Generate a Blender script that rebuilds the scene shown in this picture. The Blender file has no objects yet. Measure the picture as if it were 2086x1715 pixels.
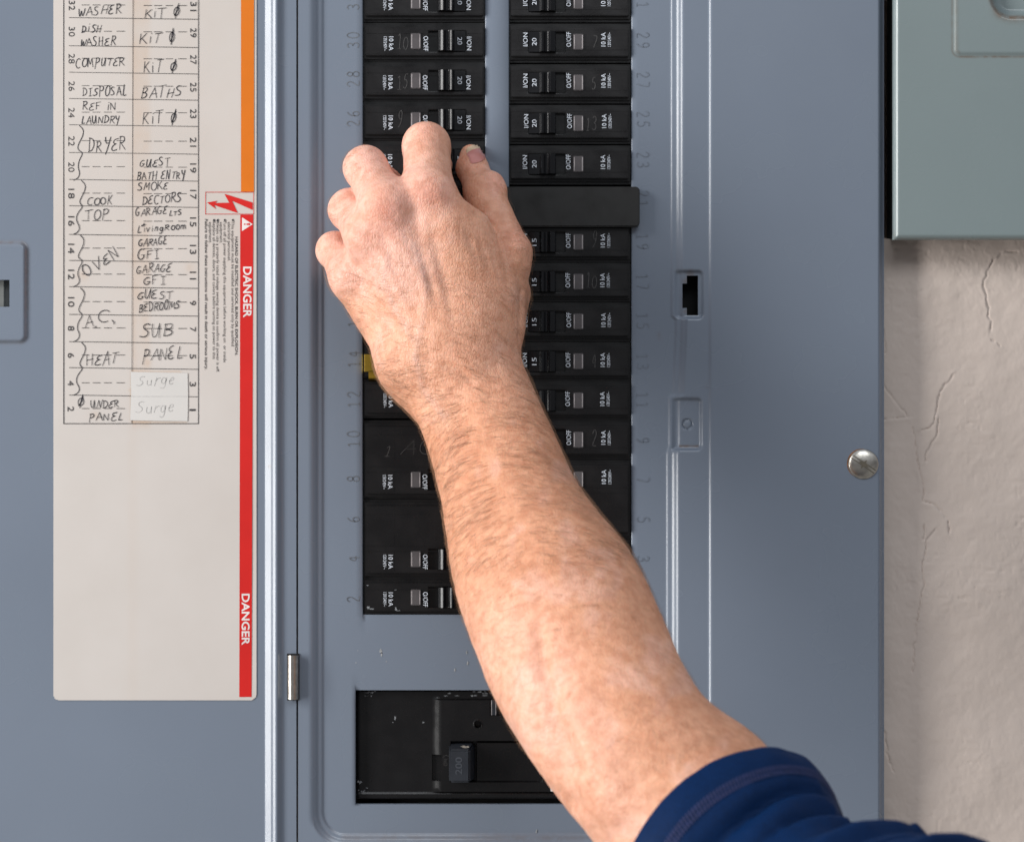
import bpy, bmesh, math, random
import numpy as np
from mathutils import Vector

# ------------------------------------------------------------------ frame of reference
# 1 photo pixel on the panel's face = S metres (breaker pitch 3/4 inch); camera DC metres in front of the face.
S = 0.0002323
DC = 1.2
CX, CY = 1043.0, 857.5
sc = bpy.context.scene
COL = sc.collection
R = math.radians

def W(px, py, d=0.0):
    """point of the panel's own plane grid (px) at d mm in front of the face"""
    return ((px - CX) * S, -d * 0.001, -(py - CY) * S)

def P(px, py, d):
    """point seen at px,py that stands d mm in front of the face"""
    k = (DC - d * 0.001) / DC
    return ((px - CX) * S * k, -d * 0.001, -(py - CY) * S * k)

# ------------------------------------------------------------------ camera
cam_d = bpy.data.cameras.new('camera')
cam = bpy.data.objects.new('camera', cam_d)
COL.objects.link(cam)
cam.location = (0, -DC, 0)
cam.rotation_euler = (R(90), 0, 0)
cam_d.sensor_width = 36.0
cam_d.lens = 36.0 * DC / (2086 * S)
cam_d.clip_start = 0.02
cam_d.clip_end = 50
cam_d.dof.use_dof = True
cam_d.dof.focus_distance = DC - 0.035
cam_d.dof.aperture_fstop = 11.0
sc.camera = cam

# ------------------------------------------------------------------ world and lamps
world = bpy.data.worlds.new('World')
sc.world = world
world.use_nodes = True
wn = world.node_tree
wbg = wn.nodes['Background']
wtc = wn.nodes.new('ShaderNodeTexCoord')
wsep = wn.nodes.new('ShaderNodeSeparateXYZ')
wramp = wn.nodes.new('ShaderNodeValToRGB')
wmap = wn.nodes.new('ShaderNodeMapRange')
wmap.inputs['From Min'].default_value = -1
wmap.inputs['From Max'].default_value = 1
wn.links.new(wtc.outputs['Generated'], wsep.inputs[0])
wn.links.new(wsep.outputs['Z'], wmap.inputs['Value'])
wn.links.new(wmap.outputs[0], wramp.inputs[0])
cr = wramp.color_ramp
cr.elements[0].position = 0.0
cr.elements[0].color = (0.36, 0.35, 0.34, 1)
cr.elements[1].position = 1.0
cr.elements[1].color = (0.78, 0.84, 0.95, 1)
e = cr.elements.new(0.5)
e.color = (0.20, 0.205, 0.22, 1)
for p_, c_ in ((0.36, (0.33, 0.33, 0.33, 1)), (0.64, (0.40, 0.42, 0.46, 1))):
    e = cr.elements.new(p_)
    e.color = c_
wn.links.new(wramp.outputs[0], wbg.inputs['Color'])
wbg.inputs['Strength'].default_value = 0.74

def area(name, loc, target, sx, sy, power, col):
    l = bpy.data.lights.new(name, 'AREA')
    l.shape = 'RECTANGLE'
    l.size, l.size_y, l.energy, l.color = sx, sy, power, col
    o = bpy.data.objects.new(name, l)
    COL.objects.link(o)
    o.location = loc
    o.rotation_euler = (Vector(target) - Vector(loc)).to_track_quat('-Z', 'Y').to_euler()
    return o

area('window_light', (-1.78, -0.92, 0.28), (0, 0, 0), 0.60, 1.75, 58.0, (1.0, 0.985, 0.965))
area('door_light', (0.35, -1.7, 1.15), (0, 0, 0), 1.1, 0.6, 11.0, (0.93, 0.97, 1.0))

sc.view_settings.view_transform = 'Standard'
sc.view_settings.look = 'None'
sc.view_settings.exposure = 0.12
sc.view_settings.gamma = 1.0
sc.view_settings.use_curve_mapping = False

# ------------------------------------------------------------------ materials
def new_mat(name):
    m = bpy.data.materials.new(name)
    m.use_nodes = True
    return m, m.node_tree, m.node_tree.nodes['Principled BSDF']

def nd(t, typ, **kw):
    n = t.nodes.new(typ)
    for k, v in kw.items():
        setattr(n, k, v)
    return n

def noise(t, scale, detail=3, rough=0.5, vec=None):
    n = nd(t, 'ShaderNodeTexNoise')
    n.inputs['Scale'].default_value = scale
    n.inputs['Detail'].default_value = detail
    n.inputs['Roughness'].default_value = rough
    if vec is None:
        tc = nd(t, 'ShaderNodeTexCoord')
        vec = tc.outputs['Object']
    t.links.new(vec, n.inputs['Vector'])
    return n

def ramp(t, src, stops):
    n = nd(t, 'ShaderNodeValToRGB')
    el = n.color_ramp.elements
    while len(el) < len(stops):
        el.new(0.5)
    for q, (p, c) in zip(el, stops):
        q.position = p
        q.color = tuple(c) + (1,) if len(c) == 3 else c
    t.links.new(src, n.inputs[0])
    return n

def mix(t, fac, a, b, mode='MIX'):
    n = nd(t, 'ShaderNodeMix', data_type='RGBA', blend_type=mode)
    for sock, v in ((n.inputs[0], fac), (n.inputs[6], a), (n.inputs[7], b)):
        if isinstance(v, (int, float)):
            sock.default_value = v
        elif isinstance(v, tuple):
            sock.default_value = tuple(v) + ((1,) if len(v) == 3 else ())
        else:
            t.links.new(v, sock)
    return n.outputs[2]

def bump(t, bsdf, h, strength, dist):
    b = nd(t, 'ShaderNodeBump')
    b.inputs['Strength'].default_value = strength
    b.inputs['Distance'].default_value = dist
    t.links.new(h, b.inputs['Height'])
    t.links.new(b.outputs[0], bsdf.inputs['Normal'])
    return b

def painted(name, col, rough, dirt_col=(0.12, 0.075, 0.045), speck=True, peel=0.05):
    m, t, b = new_mat(name)
    n1 = noise(t, 9, 4)
    c = mix(t, ramp(t, n1.outputs[0], [(0.3, (0, 0, 0)), (0.75, (1, 1, 1))]).outputs[0],
            tuple(x * 0.96 for x in col), tuple(min(1, x * 1.04) for x in col))
    at = nd(t, 'ShaderNodeAttribute', attribute_name='dirt_tone')
    nz = noise(t, 260, 4, 0.65)
    mm = nd(t, 'ShaderNodeMath', operation='MULTIPLY')
    t.links.new(at.outputs['Fac'], mm.inputs[0])
    t.links.new(ramp(t, nz.outputs[0], [(0.28, (0.25,) * 3), (0.6, (1, 1, 1))]).outputs[0], mm.inputs[1])
    c = mix(t, mm.outputs[0], c, dirt_col)
    if speck:
        v = nd(t, 'ShaderNodeTexVoronoi')
        v.inputs['Scale'].default_value = 42
        tc = nd(t, 'ShaderNodeTexCoord')
        t.links.new(tc.outputs['Object'], v.inputs['Vector'])
        wn_ = nd(t, 'ShaderNodeTexWhiteNoise')
        t.links.new(v.outputs['Position'], wn_.inputs['Vector'])
        th = nd(t, 'ShaderNodeMath', operation='MULTIPLY')
        pw = nd(t, 'ShaderNodeMath', operation='POWER')
        t.links.new(wn_.outputs['Value'], pw.inputs[0])
        pw.inputs[1].default_value = 9
        t.links.new(pw.outputs[0], th.inputs[0])
        th.inputs[1].default_value = 0.035
        lt = nd(t, 'ShaderNodeMath', operation='LESS_THAN')
        t.links.new(v.outputs['Distance'], lt.inputs[0])
        t.links.new(th.outputs[0], lt.inputs[1])
        f = nd(t, 'ShaderNodeMath', operation='MULTIPLY')
        t.links.new(lt.outputs[0], f.inputs[0])
        f.inputs[1].default_value = 0.7
        c = mix(t, f.outputs[0], c, (0.09, 0.075, 0.065))
    t.links.new(c, b.inputs['Base Color'])
    b.inputs['Specular IOR Level'].default_value = 0.5
    rr = ramp(t, noise(t, 22, 3, 0.5).outputs[0], [(0.2, (rough * 0.85,) * 3), (0.8, (rough * 1.3,) * 3)])
    t.links.new(rr.outputs[0], b.inputs['Roughness'])
    if peel:
        bump(t, b, noise(t, 420, 2).outputs[0], peel, 0.0004)
    return m

def plain(name, col, rough, metal=0.0, var=0.1, scale=60, bmp=0.0, bscale=900, spec=0.5):
    m, t, b = new_mat(name)
    n = noise(t, scale, 4, 0.6)
    lo = tuple(x * (1 - var) for x in col)
    hi = tuple(min(1, x * (1 + var)) for x in col)
    t.links.new(ramp(t, n.outputs[0], [(0.3, lo), (0.7, hi)]).outputs[0], b.inputs['Base Color'])
    b.inputs['Roughness'].default_value = rough
    b.inputs['Metallic'].default_value = metal
    b.inputs['Specular IOR Level'].default_value = spec
    if bmp:
        bump(t, b, noise(t, bscale, 3).outputs[0], bmp, 0.0004)
    return m

M = {}
M['blue'] = painted('blue_grey_enamel', (0.157, 0.185, 0.231), 0.24)
M['green'] = painted('grey_green_enamel', (0.186, 0.226, 0.228), 0.25)
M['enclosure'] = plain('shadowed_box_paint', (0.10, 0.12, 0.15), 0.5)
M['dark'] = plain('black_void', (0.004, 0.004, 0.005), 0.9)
M['ink'] = plain('ink', (0.03, 0.026, 0.028), 0.6)
M['pen'] = plain('ball_pen', (0.014, 0.012, 0.018), 0.5, var=0.4, scale=300)
M['pencil'] = plain('pencil', (0.425, 0.41, 0.395), 0.6, var=0.25, scale=400)
M['red'] = plain('red_print', (0.53, 0.014, 0.011), 0.45, var=0.05, spec=.3)
M['orange'] = plain('orange_print', (0.60, 0.150, 0.006), 0.45, var=0.04, spec=.3)
M['white_print'] = plain('white_print', (0.66, 0.62, 0.60), 0.5)
M['letter'] = plain('white_ink', (0.60, 0.64, 0.70), 0.5, var=0.25, scale=700)
M['scribble'] = plain('faint_scribble', (0.046, 0.043, 0.042), 0.5, var=0.5, scale=500)
M['stamp'] = plain('stamped_groove', (0.124, 0.143, 0.176), 0.45, var=0.2, scale=260)
M['stamp_rust'] = plain('rusty_stamped_groove', (0.117, 0.124, 0.136), 0.45, var=0.3, scale=200)
M['steel'] = plain('brushed_steel', (0.50, 0.47, 0.42), 0.30, 1.0, 0.25, 300, 0.15, 500)
M['brass'] = plain('brass', (0.60, 0.37, 0.055), 0.22, 1.0, 0.15, 80)
M['window'] = plain('smoky_window', (0.085, 0.077, 0.079), 0.12, var=0.12, scale=200)
M['edge_glint'] = plain('edge_glint', (0.34, 0.31, 0.31), 0.3, var=0.3, scale=400)
M['scuff'] = plain('paint_scuff', (0.17, 0.18, 0.19), 0.7, var=0.5, scale=500)
M['rust'] = plain('rust', (0.24, 0.105, 0.04), 0.8, var=0.5, scale=600)
M['nail'] = plain('nail', (0.54, 0.215, 0.185), 0.28, var=0.10, scale=200)
M['nail_tip'] = plain('nail_edge', (0.62, 0.45, 0.30), 0.35, var=0.10, scale=200)
M['hair'] = plain('arm_hair', (0.27, 0.145, 0.078), 0.5, var=0.4, scale=90)
M['seam'] = plain('violet_thread', (0.018, 0.024, 0.085), 0.8, var=0.4, scale=900)

def plastic(name, col, rough, wear=0.25):
    m, t, b = new_mat(name)
    n = noise(t, 55, 5, 0.65)
    c = mix(t, ramp(t, n.outputs[0], [(0.35, (0, 0, 0)), (0.8, (1, 1, 1))]).outputs[0], col, tuple(x * 1.5 for x in col))
    # fine scratches along the moulding
    tc = nd(t, 'ShaderNodeTexCoord')
    mp = nd(t, 'ShaderNodeMapping')
    mp.inputs['Scale'].default_value = (25, 200, 700)
    t.links.new(tc.outputs['Object'], mp.inputs['Vector'])
    sn = noise(t, 1.0, 5, 0.7, mp.outputs[0])
    c = mix(t, ramp(t, sn.outputs[0], [(0.66, (0, 0, 0)), (0.80, (wear,) * 3)]).outputs[0], c, (0.10, 0.10, 0.105))
    v = nd(t, 'ShaderNodeTexVoronoi')
    v.inputs['Scale'].default_value = 260
    t.links.new(tc.outputs['Object'], v.inputs['Vector'])
    wh = nd(t, 'ShaderNodeTexWhiteNoise')
    t.links.new(v.outputs['Position'], wh.inputs['Vector'])
    pw = nd(t, 'ShaderNodeMath', operation='POWER')
    t.links.new(wh.outputs['Value'], pw.inputs[0])
    pw.inputs[1].default_value = 22
    mu = nd(t, 'ShaderNodeMath', operation='MULTIPLY')
    t.links.new(pw.outputs[0], mu.inputs[0])
    mu.inputs[1].default_value = .12
    lt = nd(t, 'ShaderNodeMath', operation='LESS_THAN')
    t.links.new(v.outputs['Distance'], lt.inputs[0])
    t.links.new(mu.outputs[0], lt.inputs[1])
    c = mix(t, lt.outputs[0], c, (0.16, 0.155, 0.15))
    t.links.new(c, b.inputs['Base Color'])
    t.links.new(ramp(t, noise(t, 120, 4).outputs[0], [(0.3, (rough * 0.75,) * 3), (0.7, (rough * 1.3,) * 3)]).outputs[0], b.inputs['Roughness'])
    b.inputs['Specular IOR Level'].default_value = 0.34
    bump(t, b, noise(t, 700, 3).outputs[0], 0.08, 0.0003)
    return m

M['black'] = plastic('black_bakelite', (0.0050, 0.0047, 0.0050), 0.34)
M['black_face'] = plastic('black_breaker_face', (0.0075, 0.0069, 0.0072), 0.28, 0.42)
M['black_main'] = plastic('main_breaker_bakelite', (0.0065, 0.0062, 0.0066), 0.26, 0.15)
M['toggle'] = plastic('toggle_plastic', (0.007, 0.007, 0.008), 0.20, 0.1)
M['bar'] = plastic('rubbery_black', (0.0120, 0.0116, 0.0112), 0.55, 0.1)
M['slate'] = plastic('slate_plastic', (0.020, 0.023, 0.029), 0.4, 0.2)

def label_paper():
    m, t, b = new_mat('label_paper')
    base = ramp(t, noise(t, 16, 5, 0.6).outputs[0], [(0.3, (0.505, 0.463, 0.428)), (0.7, (0.540, 0.500, 0.468))]).outputs[0]
    at = nd(t, 'ShaderNodeAttribute', attribute_name='dirt_tone')
    nz = noise(t, 55, 5, 0.65)
    mm = nd(t, 'ShaderNodeMath', operation='MULTIPLY')
    t.links.new(at.outputs['Fac'], mm.inputs[0])
    t.links.new(ramp(t, nz.outputs[0], [(0.3, (0.35,) * 3), (0.7, (1, 1, 1))]).outputs[0], mm.inputs[1])
    c = mix(t, mm.outputs[0], base, (0.46, 0.25, 0.10))
    t.links.new(c, b.inputs['Base Color'])
    b.inputs['Roughness'].default_value = 0.5
    b.inputs['Specular IOR Level'].default_value = 0.3
    return m
M['paper'] = label_paper()
M['note'] = plain('note_paper', (0.545, 0.525, 0.500), 0.7, var=0.03, scale=40)

def plaster():
    m, t, b = new_mat('old_plaster')
    c = ramp(t, noise(t, 11, 6, 0.6).outputs[0], [(0.3, (0.51, 0.428, 0.375)), (0.7, (0.565, 0.478, 0.422))]).outputs[0]
    at = nd(t, 'ShaderNodeAttribute', attribute_name='dirt_tone')
    c = mix(t, at.outputs['Fac'], c, (0.22, 0.18, 0.15))
    t.links.new(c, b.inputs['Base Color'])
    b.inputs['Roughness'].default_value = 0.75
    bump(t, b, noise(t, 520, 5, 0.6).outputs[0], 0.05, 0.0008)
    return m
M['plaster'] = plaster()

def cloth():
    m, t, b = new_mat('navy_jersey')
    n = noise(t, 1500, 2)
    c = ramp(t, n.outputs[0], [(0.3, (0.0001, 0.0100, 0.043)), (0.7, (0.0002, 0.0158, 0.068))]).outputs[0]
    t.links.new(c, b.inputs['Base Color'])
    b.inputs['Roughness'].default_value = 0.62
    b.inputs['Sheen Weight'].default_value = 0.03
    b.inputs['Specular IOR Level'].default_value = 0.1
    b.inputs['Sheen Roughness'].default_value = 0.4
    b.inputs['Sheen Tint'].default_value = (0.15, 0.40, 0.9, 1)
    bump(t, b, n.outputs[0], 0.25, 0.0004)
    return m
M['cloth'] = cloth()

def skin():
    m, t, b = new_mat('skin')
    tint = nd(t, 'ShaderNodeAttribute', attribute_name='tint')
    n1 = noise(t, 75, 5, 0.6)
    c = mix(t, ramp(t, n1.outputs[0], [(0.36, (0, 0, 0)), (0.66, (1, 1, 1))]).outputs[0],
            (0.93, 0.89, 0.87), (1.05, 1.07, 1.09))
    c = mix(t, 1.0, tint.outputs['Color'], c, 'MULTIPLY')
    n2 = noise(t, 260, 4, 0.6)       # fine mottling
    c2 = ramp(t, n2.outputs[0], [(0.38, (0.87, 0.79, 0.74)), (0.52, (1, 1, 1)), (0.72, (1.13, 1.17, 1.2))]).outputs[0]
    c = mix(t, 0.75, c, c2, 'MULTIPLY')
    v = nd(t, 'ShaderNodeTexVoronoi')   # freckles
    v.inputs['Scale'].default_value = 210
    tc = nd(t, 'ShaderNodeTexCoord')
    t.links.new(tc.outputs['Object'], v.inputs['Vector'])
    wn_ = nd(t, 'ShaderNodeTexWhiteNoise')
    t.links.new(v.outputs['Position'], wn_.inputs['Vector'])
    pw = nd(t, 'ShaderNodeMath', operation='POWER')
    t.links.new(wn_.outputs['Value'], pw.inputs[0])
    pw.inputs[1].default_value = 5
    sub = nd(t, 'ShaderNodeMath', operation='SUBTRACT')
    mu = nd(t, 'ShaderNodeMath', operation='MULTIPLY')
    t.links.new(pw.outputs[0], mu.inputs[0])
    mu.inputs[1].default_value = 0.36
    t.links.new(mu.outputs[0], sub.inputs[0])
    t.links.new(v.outputs['Distance'], sub.inputs[1])
    fr = ramp(t, sub.outputs[0], [(0.0, (0, 0, 0)), (0.28, (0.55,) * 3)])
    c = mix(t, fr.outputs[0], c, (0.40, 0.17, 0.085))
    t.links.new(c, b.inputs['Base Color'])
    b.inputs['Subsurface Weight'].default_value = 0.22
    b.inputs['Subsurface Radius'].default_value = (1.0, 0.35, 0.2)
    b.inputs['Subsurface Scale'].default_value = 0.0035
    b.inputs['Specular IOR Level'].default_value = 0.34
    t.links.new(ramp(t, noise(t, 380, 3).outputs[0], [(0.3, (0.36,) * 3), (0.7, (0.56,) * 3)]).outputs[0], b.inputs['Roughness'])
    # skin relief: crossing fine creases
    v2 = nd(t, 'ShaderNodeTexVoronoi', feature='DISTANCE_TO_EDGE')
    v2.inputs['Scale'].default_value = 620
    nw = noise(t, 500, 2)
    mp = nd(t, 'ShaderNodeMapping')
    mp.inputs['Scale'].default_value = (1.25, 1.0, 0.6)
    mp.inputs['Rotation'].default_value = (0, R(25), 0)
    t.links.new(tc.outputs['Object'], mp.inputs['Vector'])
    t.links.new(mp.outputs[0], v2.inputs['Vector'])
    r2 = ramp(t, v2.outputs['Distance'], [(0.0, (0, 0, 0)), (0.16, (1, 1, 1))])
    ad = nd(t, 'ShaderNodeMath', operation='ADD')
    t.links.new(r2.outputs[0], ad.inputs[0])
    big = noise(t, 170, 4, 0.6)
    mb = nd(t, 'ShaderNodeMath', operation='MULTIPLY')
    t.links.new(big.outputs[0], mb.inputs[0])
    mb.inputs[1].default_value = 2.2
    t.links.new(mb.outputs[0], ad.inputs[1])
    mp3 = nd(t, 'ShaderNodeMapping')
    mp3.inputs['Rotation'].default_value = (0, R(-24), 0)
    mp3.inputs['Scale'].default_value = (900, 500, 170)
    t.links.new(tc.outputs['Object'], mp3.inputs['Vector'])
    ln_ = noise(t, 1.0, 4, 0.6, mp3.outputs[0])
    m3 = nd(t, 'ShaderNodeMath', operation='MULTIPLY_ADD')
    t.links.new(ln_.outputs[0], m3.inputs[0])
    m3.inputs[1].default_value = 1.7
    t.links.new(ad.outputs[0], m3.inputs[2])
    bump(t, b, m3.outputs[0], 0.30, 0.00050)
    return m
M['skin'] = skin()

# ------------------------------------------------------------------ mesh helpers
class MB:
    def __init__(self):
        self.v, self.f, self.m = [], [], []
    def add(self, verts, faces, mi=0):
        o = len(self.v)
        self.v.extend(verts)
        self.f.extend([tuple(i + o for i in q) for q in faces])
        self.m.extend([mi] * len(faces))
        return self
    def box(self, px0, py0, px1, py1, d0, d1, mi=0):
        """block spanning photo-grid px, from depth d0 up to d1 (mm, towards the viewer)"""
        c = [W(px0, py1, d0), W(px1, py1, d0), W(px1, py0, d0), W(px0, py0, d0),
             W(px0, py1, d1), W(px1, py1, d1), W(px1, py0, d1), W(px0, py0, d1)]
        self.add(c, [(3, 2, 1, 0), (4, 5, 6, 7), (0, 1, 5, 4), (1, 2, 6, 5), (2, 3, 7, 6), (3, 0, 4, 7)], mi)
        return self
    def poly(self, pts, d, mi=0):
        self.add([W(x, y, d) for x, y in pts], [tuple(range(len(pts)))[::-1]], mi)
        return self
    def rect(self, x0, y0, x1, y1, d, mi=0):
        return self.poly([(x0, y0), (x1, y0), (x1, y1), (x0, y1)], d, mi)
    def ribbon(self, pts, w, d, mi=0):
        n = len(pts)
        vs = []
        for i in range(n):
            a = pts[max(0, i - 1)]
            b = pts[min(n - 1, i + 1)]
            dx, dy = b[0] - a[0], b[1] - a[1]
            L = math.hypot(dx, dy) or 1
            nx, ny = -dy / L, dx / L
            ww = w * (0.75 if i in (0, n - 1) else 1.0) / 2
            vs.append(W(pts[i][0] + nx * ww, pts[i][1] + ny * ww, d))
            vs.append(W(pts[i][0] - nx * ww, pts[i][1] - ny * ww, d))
        self.add(vs, [(2 * i, 2 * i + 2, 2 * i + 3, 2 * i + 1) for i in range(n - 1)], mi)
        return self
    def extrude(self, prof, py0, py1, mi=0):
        """closed profile [(px, d)] swept from row py0 to py1"""
        n = len(prof)
        vs = [W(x, py0, d) for x, d in prof] + [W(x, py1, d) for x, d in prof]
        fs = [(i, (i + 1) % n, n + (i + 1) % n, n + i) for i in range(n)]
        fs += [tuple(range(n))[::-1], tuple(range(n, 2 * n))]
        self.add(vs, fs, mi)
        return self
    def build(self, name, mats, parent=None, bevel=0.0, smooth=None, origin=None):
        me = bpy.data.meshes.new(name)
        vs = self.v
        if origin is not None:
            vs = [(x - origin[0], y - origin[1], z - origin[2]) for x, y, z in vs]
        me.from_pydata(vs, [], self.f)
        if not isinstance(mats, (list, tuple)):
            mats = [mats]
        for q in mats:
            me.materials.append(q)
        me.polygons.foreach_set('material_index', self.m)
        bm = bmesh.new()
        bm.from_mesh(me)
        bmesh.ops.recalc_face_normals(bm, faces=bm.faces) if smooth != 'keep' else None
        if bevel:
            es = [q for q in bm.edges if q.is_manifold and q.calc_face_angle(0) > 0.6]
            bmesh.ops.bevel(bm, geom=es, offset=bevel * 0.001, segments=2, affect='EDGES', clamp_overlap=True)
        bm.to_mesh(me)
        bm.free()
        me.update()
        if bevel or smooth:
            me.polygons.foreach_set('use_smooth', [True] * len(me.polygons))
            me.set_sharp_from_angle(angle=R(40))
        o = bpy.data.objects.new(name, me)
        COL.objects.link(o)
        if parent is not None:
            o.parent = parent
        return o

def empty(name, loc, label, cat, group=None):
    o = bpy.data.objects.new(name, None)
    COL.objects.link(o)
    o.location = loc
    o.empty_display_size = 0.02
    tag(o, label, cat, group)
    return o

def tag(o, label=None, cat=None, group=None, kind=None):
    if label: o['label'] = label
    if cat: o['category'] = cat
    if group: o['group'] = group
    if kind: o['kind'] = kind
    return o

def vnoise(x, y, seed, z=None):
    """smooth lattice noise in [-1,1]"""
    rng = np.random.RandomState(seed)
    T = rng.uniform(-1, 1, (64, 64, 64 if z is not None else 1)).astype(np.float32)
    xi, yi = np.floor(x).astype(int), np.floor(y).astype(int)
    fx, fy = x - xi, y - yi
    fx, fy = fx * fx * (3 - 2 * fx), fy * fy * (3 - 2 * fy)
    if z is None:
        g = lambda a, b: T[(xi + a) & 63, (yi + b) & 63, 0]
        return (g(0, 0) * (1 - fx) + g(1, 0) * fx) * (1 - fy) + (g(0, 1) * (1 - fx) + g(1, 1) * fx) * fy
    zi = np.floor(z).astype(int)
    fz = z - zi
    fz = fz * fz * (3 - 2 * fz)
    def g2(c):
        g = lambda a, b: T[(xi + a) & 63, (yi + b) & 63, (zi + c) & 63]
        return (g(0, 0) * (1 - fx) + g(1, 0) * fx) * (1 - fy) + (g(0, 1) * (1 - fx) + g(1, 1) * fx) * fy
    return g2(0) * (1 - fz) + g2(1) * fz

def sstep(a, b, x):
    t = np.clip((x - a) / (b - a), 0, 1)
    return t * t * (3 - 2 * t)

def rbox(x, y, x0, y0, x1, y1, r):
    qx = np.abs(x - (x0 + x1) / 2) - (x1 - x0) / 2 + r
    qy = np.abs(y - (y0 + y1) / 2) - (y1 - y0) / 2 + r
    return np.hypot(np.maximum(qx, 0), np.maximum(qy, 0)) + np.minimum(np.maximum(qx, qy), 0) - r

def lines(*segs):
    """sorted grid lines from (start, stop, step) pieces, plus exact values"""
    out = []
    for q in segs:
        if isinstance(q, tuple):
            out += list(np.arange(q[0], q[1], q[2]))
        else:
            out.append(q)
    out = sorted(set(round(float(v), 3) for v in out))
    exact = [q for q in segs if not isinstance(q, tuple)]
    keep = []
    for v in out:
        if v in exact or not any(abs(v - q) < 0.9 for q in exact):
            keep.append(v)
    return np.array(keep)

def heightfield(name, xs, ys, fn, mats, parent=None, hole=None, wall=None, dirt_tone=None):
    X, Y = np.meshgrid(xs, ys, indexing='ij')
    D = fn(X, Y)
    nx, ny = X.shape
    co = np.stack([(X - CX) * S, -D * 0.001, -(Y - CY) * S], -1).reshape(-1, 3)
    idx = np.arange(nx * ny).reshape(nx, ny)
    xc, yc = (xs[:-1] + xs[1:]) / 2, (ys[:-1] + ys[1:]) / 2
    XC, YC = np.meshgrid(xc, yc, indexing='ij')
    keep = np.ones(XC.shape, bool)
    if hole is not None:
        keep &= ~hole(XC, YC)
    q = np.stack([idx[:-1, :-1], idx[:-1, 1:], idx[1:, 1:], idx[1:, :-1]], -1)
    faces = [tuple(a) for a in q[keep].tolist()]
    verts = co.tolist()
    if wall is not None:      # sheet edge: turn the rim back to depth `wall`
        lo = {}
        def low(i):
            if i not in lo:
                lo[i] = len(verts)
                x, y, z = verts[i]
                verts.append([x, y + wall * 0.001, z])
            return lo[i]
        kp = np.pad(keep, 1)
        for i in range(nx - 1):
            for j in range(ny - 1):
                if not keep[i, j]:
                    continue
                for di, dj, a, b in ((-1, 0, (i, j + 1), (i, j)), (1, 0, (i + 1, j), (i + 1, j + 1)), (0, -1, (i, j), (i + 1, j)), (0, 1, (i + 1, j + 1), (i, j + 1))):
                    if not kp[i + 1 + di, j + 1 + dj]:
                        va, vb = int(idx[a]), int(idx[b])
                        faces.append((va, vb, low(vb), low(va)))
    me = bpy.data.meshes.new(name)
    me.from_pydata(verts, [], faces)
    for m in (mats if isinstance(mats, (list, tuple)) else [mats]):
        me.materials.append(m)
    at = me.attributes.new('dirt_tone', 'FLOAT', 'POINT')
    dv = np.zeros(len(verts), np.float32)
    if dirt_tone is not None:
        dv[:nx * ny] = dirt_tone(X, Y).reshape(-1)
    at.data.foreach_set('value', dv)
    bm = bmesh.new()
    bm.from_mesh(me)
    bm.normal_update()
    loose = [v for v in bm.verts if not v.link_faces]
    bmesh.ops.delete(bm, geom=loose, context='VERTS')
    bm.to_mesh(me)
    bm.free()
    me.polygons.foreach_set('use_smooth', [True] * len(me.polygons))
    me.set_sharp_from_angle(angle=R(56))
    o = bpy.data.objects.new(name, me)
    COL.objects.link(o)
    if parent is not None:
        o.parent = parent
    return o

# ------------------------------------------------------------------ lettering
_glyphs = {}
def text_mesh(s, bold=0.0):
    key = (s, bold)
    if key not in _glyphs:
        c = bpy.data.curves.new('t', 'FONT')
        c.body = s
        c.offset = bold
        c.resolution_u = 3
        o = bpy.data.objects.new('t', c)
        COL.objects.link(o)
        dg = bpy.context.evaluated_depsgraph_get()
        me = o.evaluated_get(dg).to_mesh()
        v = np.array([tuple(q.co)[:2] for q in me.vertices]).reshape(-1, 2)
        f = [tuple(p.vertices) for p in me.polygons]
        o.evaluated_get(dg).to_mesh_clear()
        bpy.data.objects.remove(o)
        bpy.data.curves.remove(c)
        _glyphs[key] = (v, f)
    return _glyphs[key]

def put_text(mb, s, cx, cy, length, height, rot, d, mi=0, bold=0.0):
    """printed text centred at cx,cy px; rot in degrees clockwise on the picture"""
    v, f = text_mesh(s, bold)
    lo, hi = v.min(0), v.max(0)
    u = (v - (lo + hi) / 2) / np.maximum(hi - lo, 1e-6)
    x, y = u[:, 0] * length, -u[:, 1] * height
    a = R(rot)
    X = cx + x * math.cos(a) - y * math.sin(a)
    Y = cy + x * math.sin(a) + y * math.cos(a)
    mb.add([W(p, q, d) for p, q in zip(X, Y)], f, mi)

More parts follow.
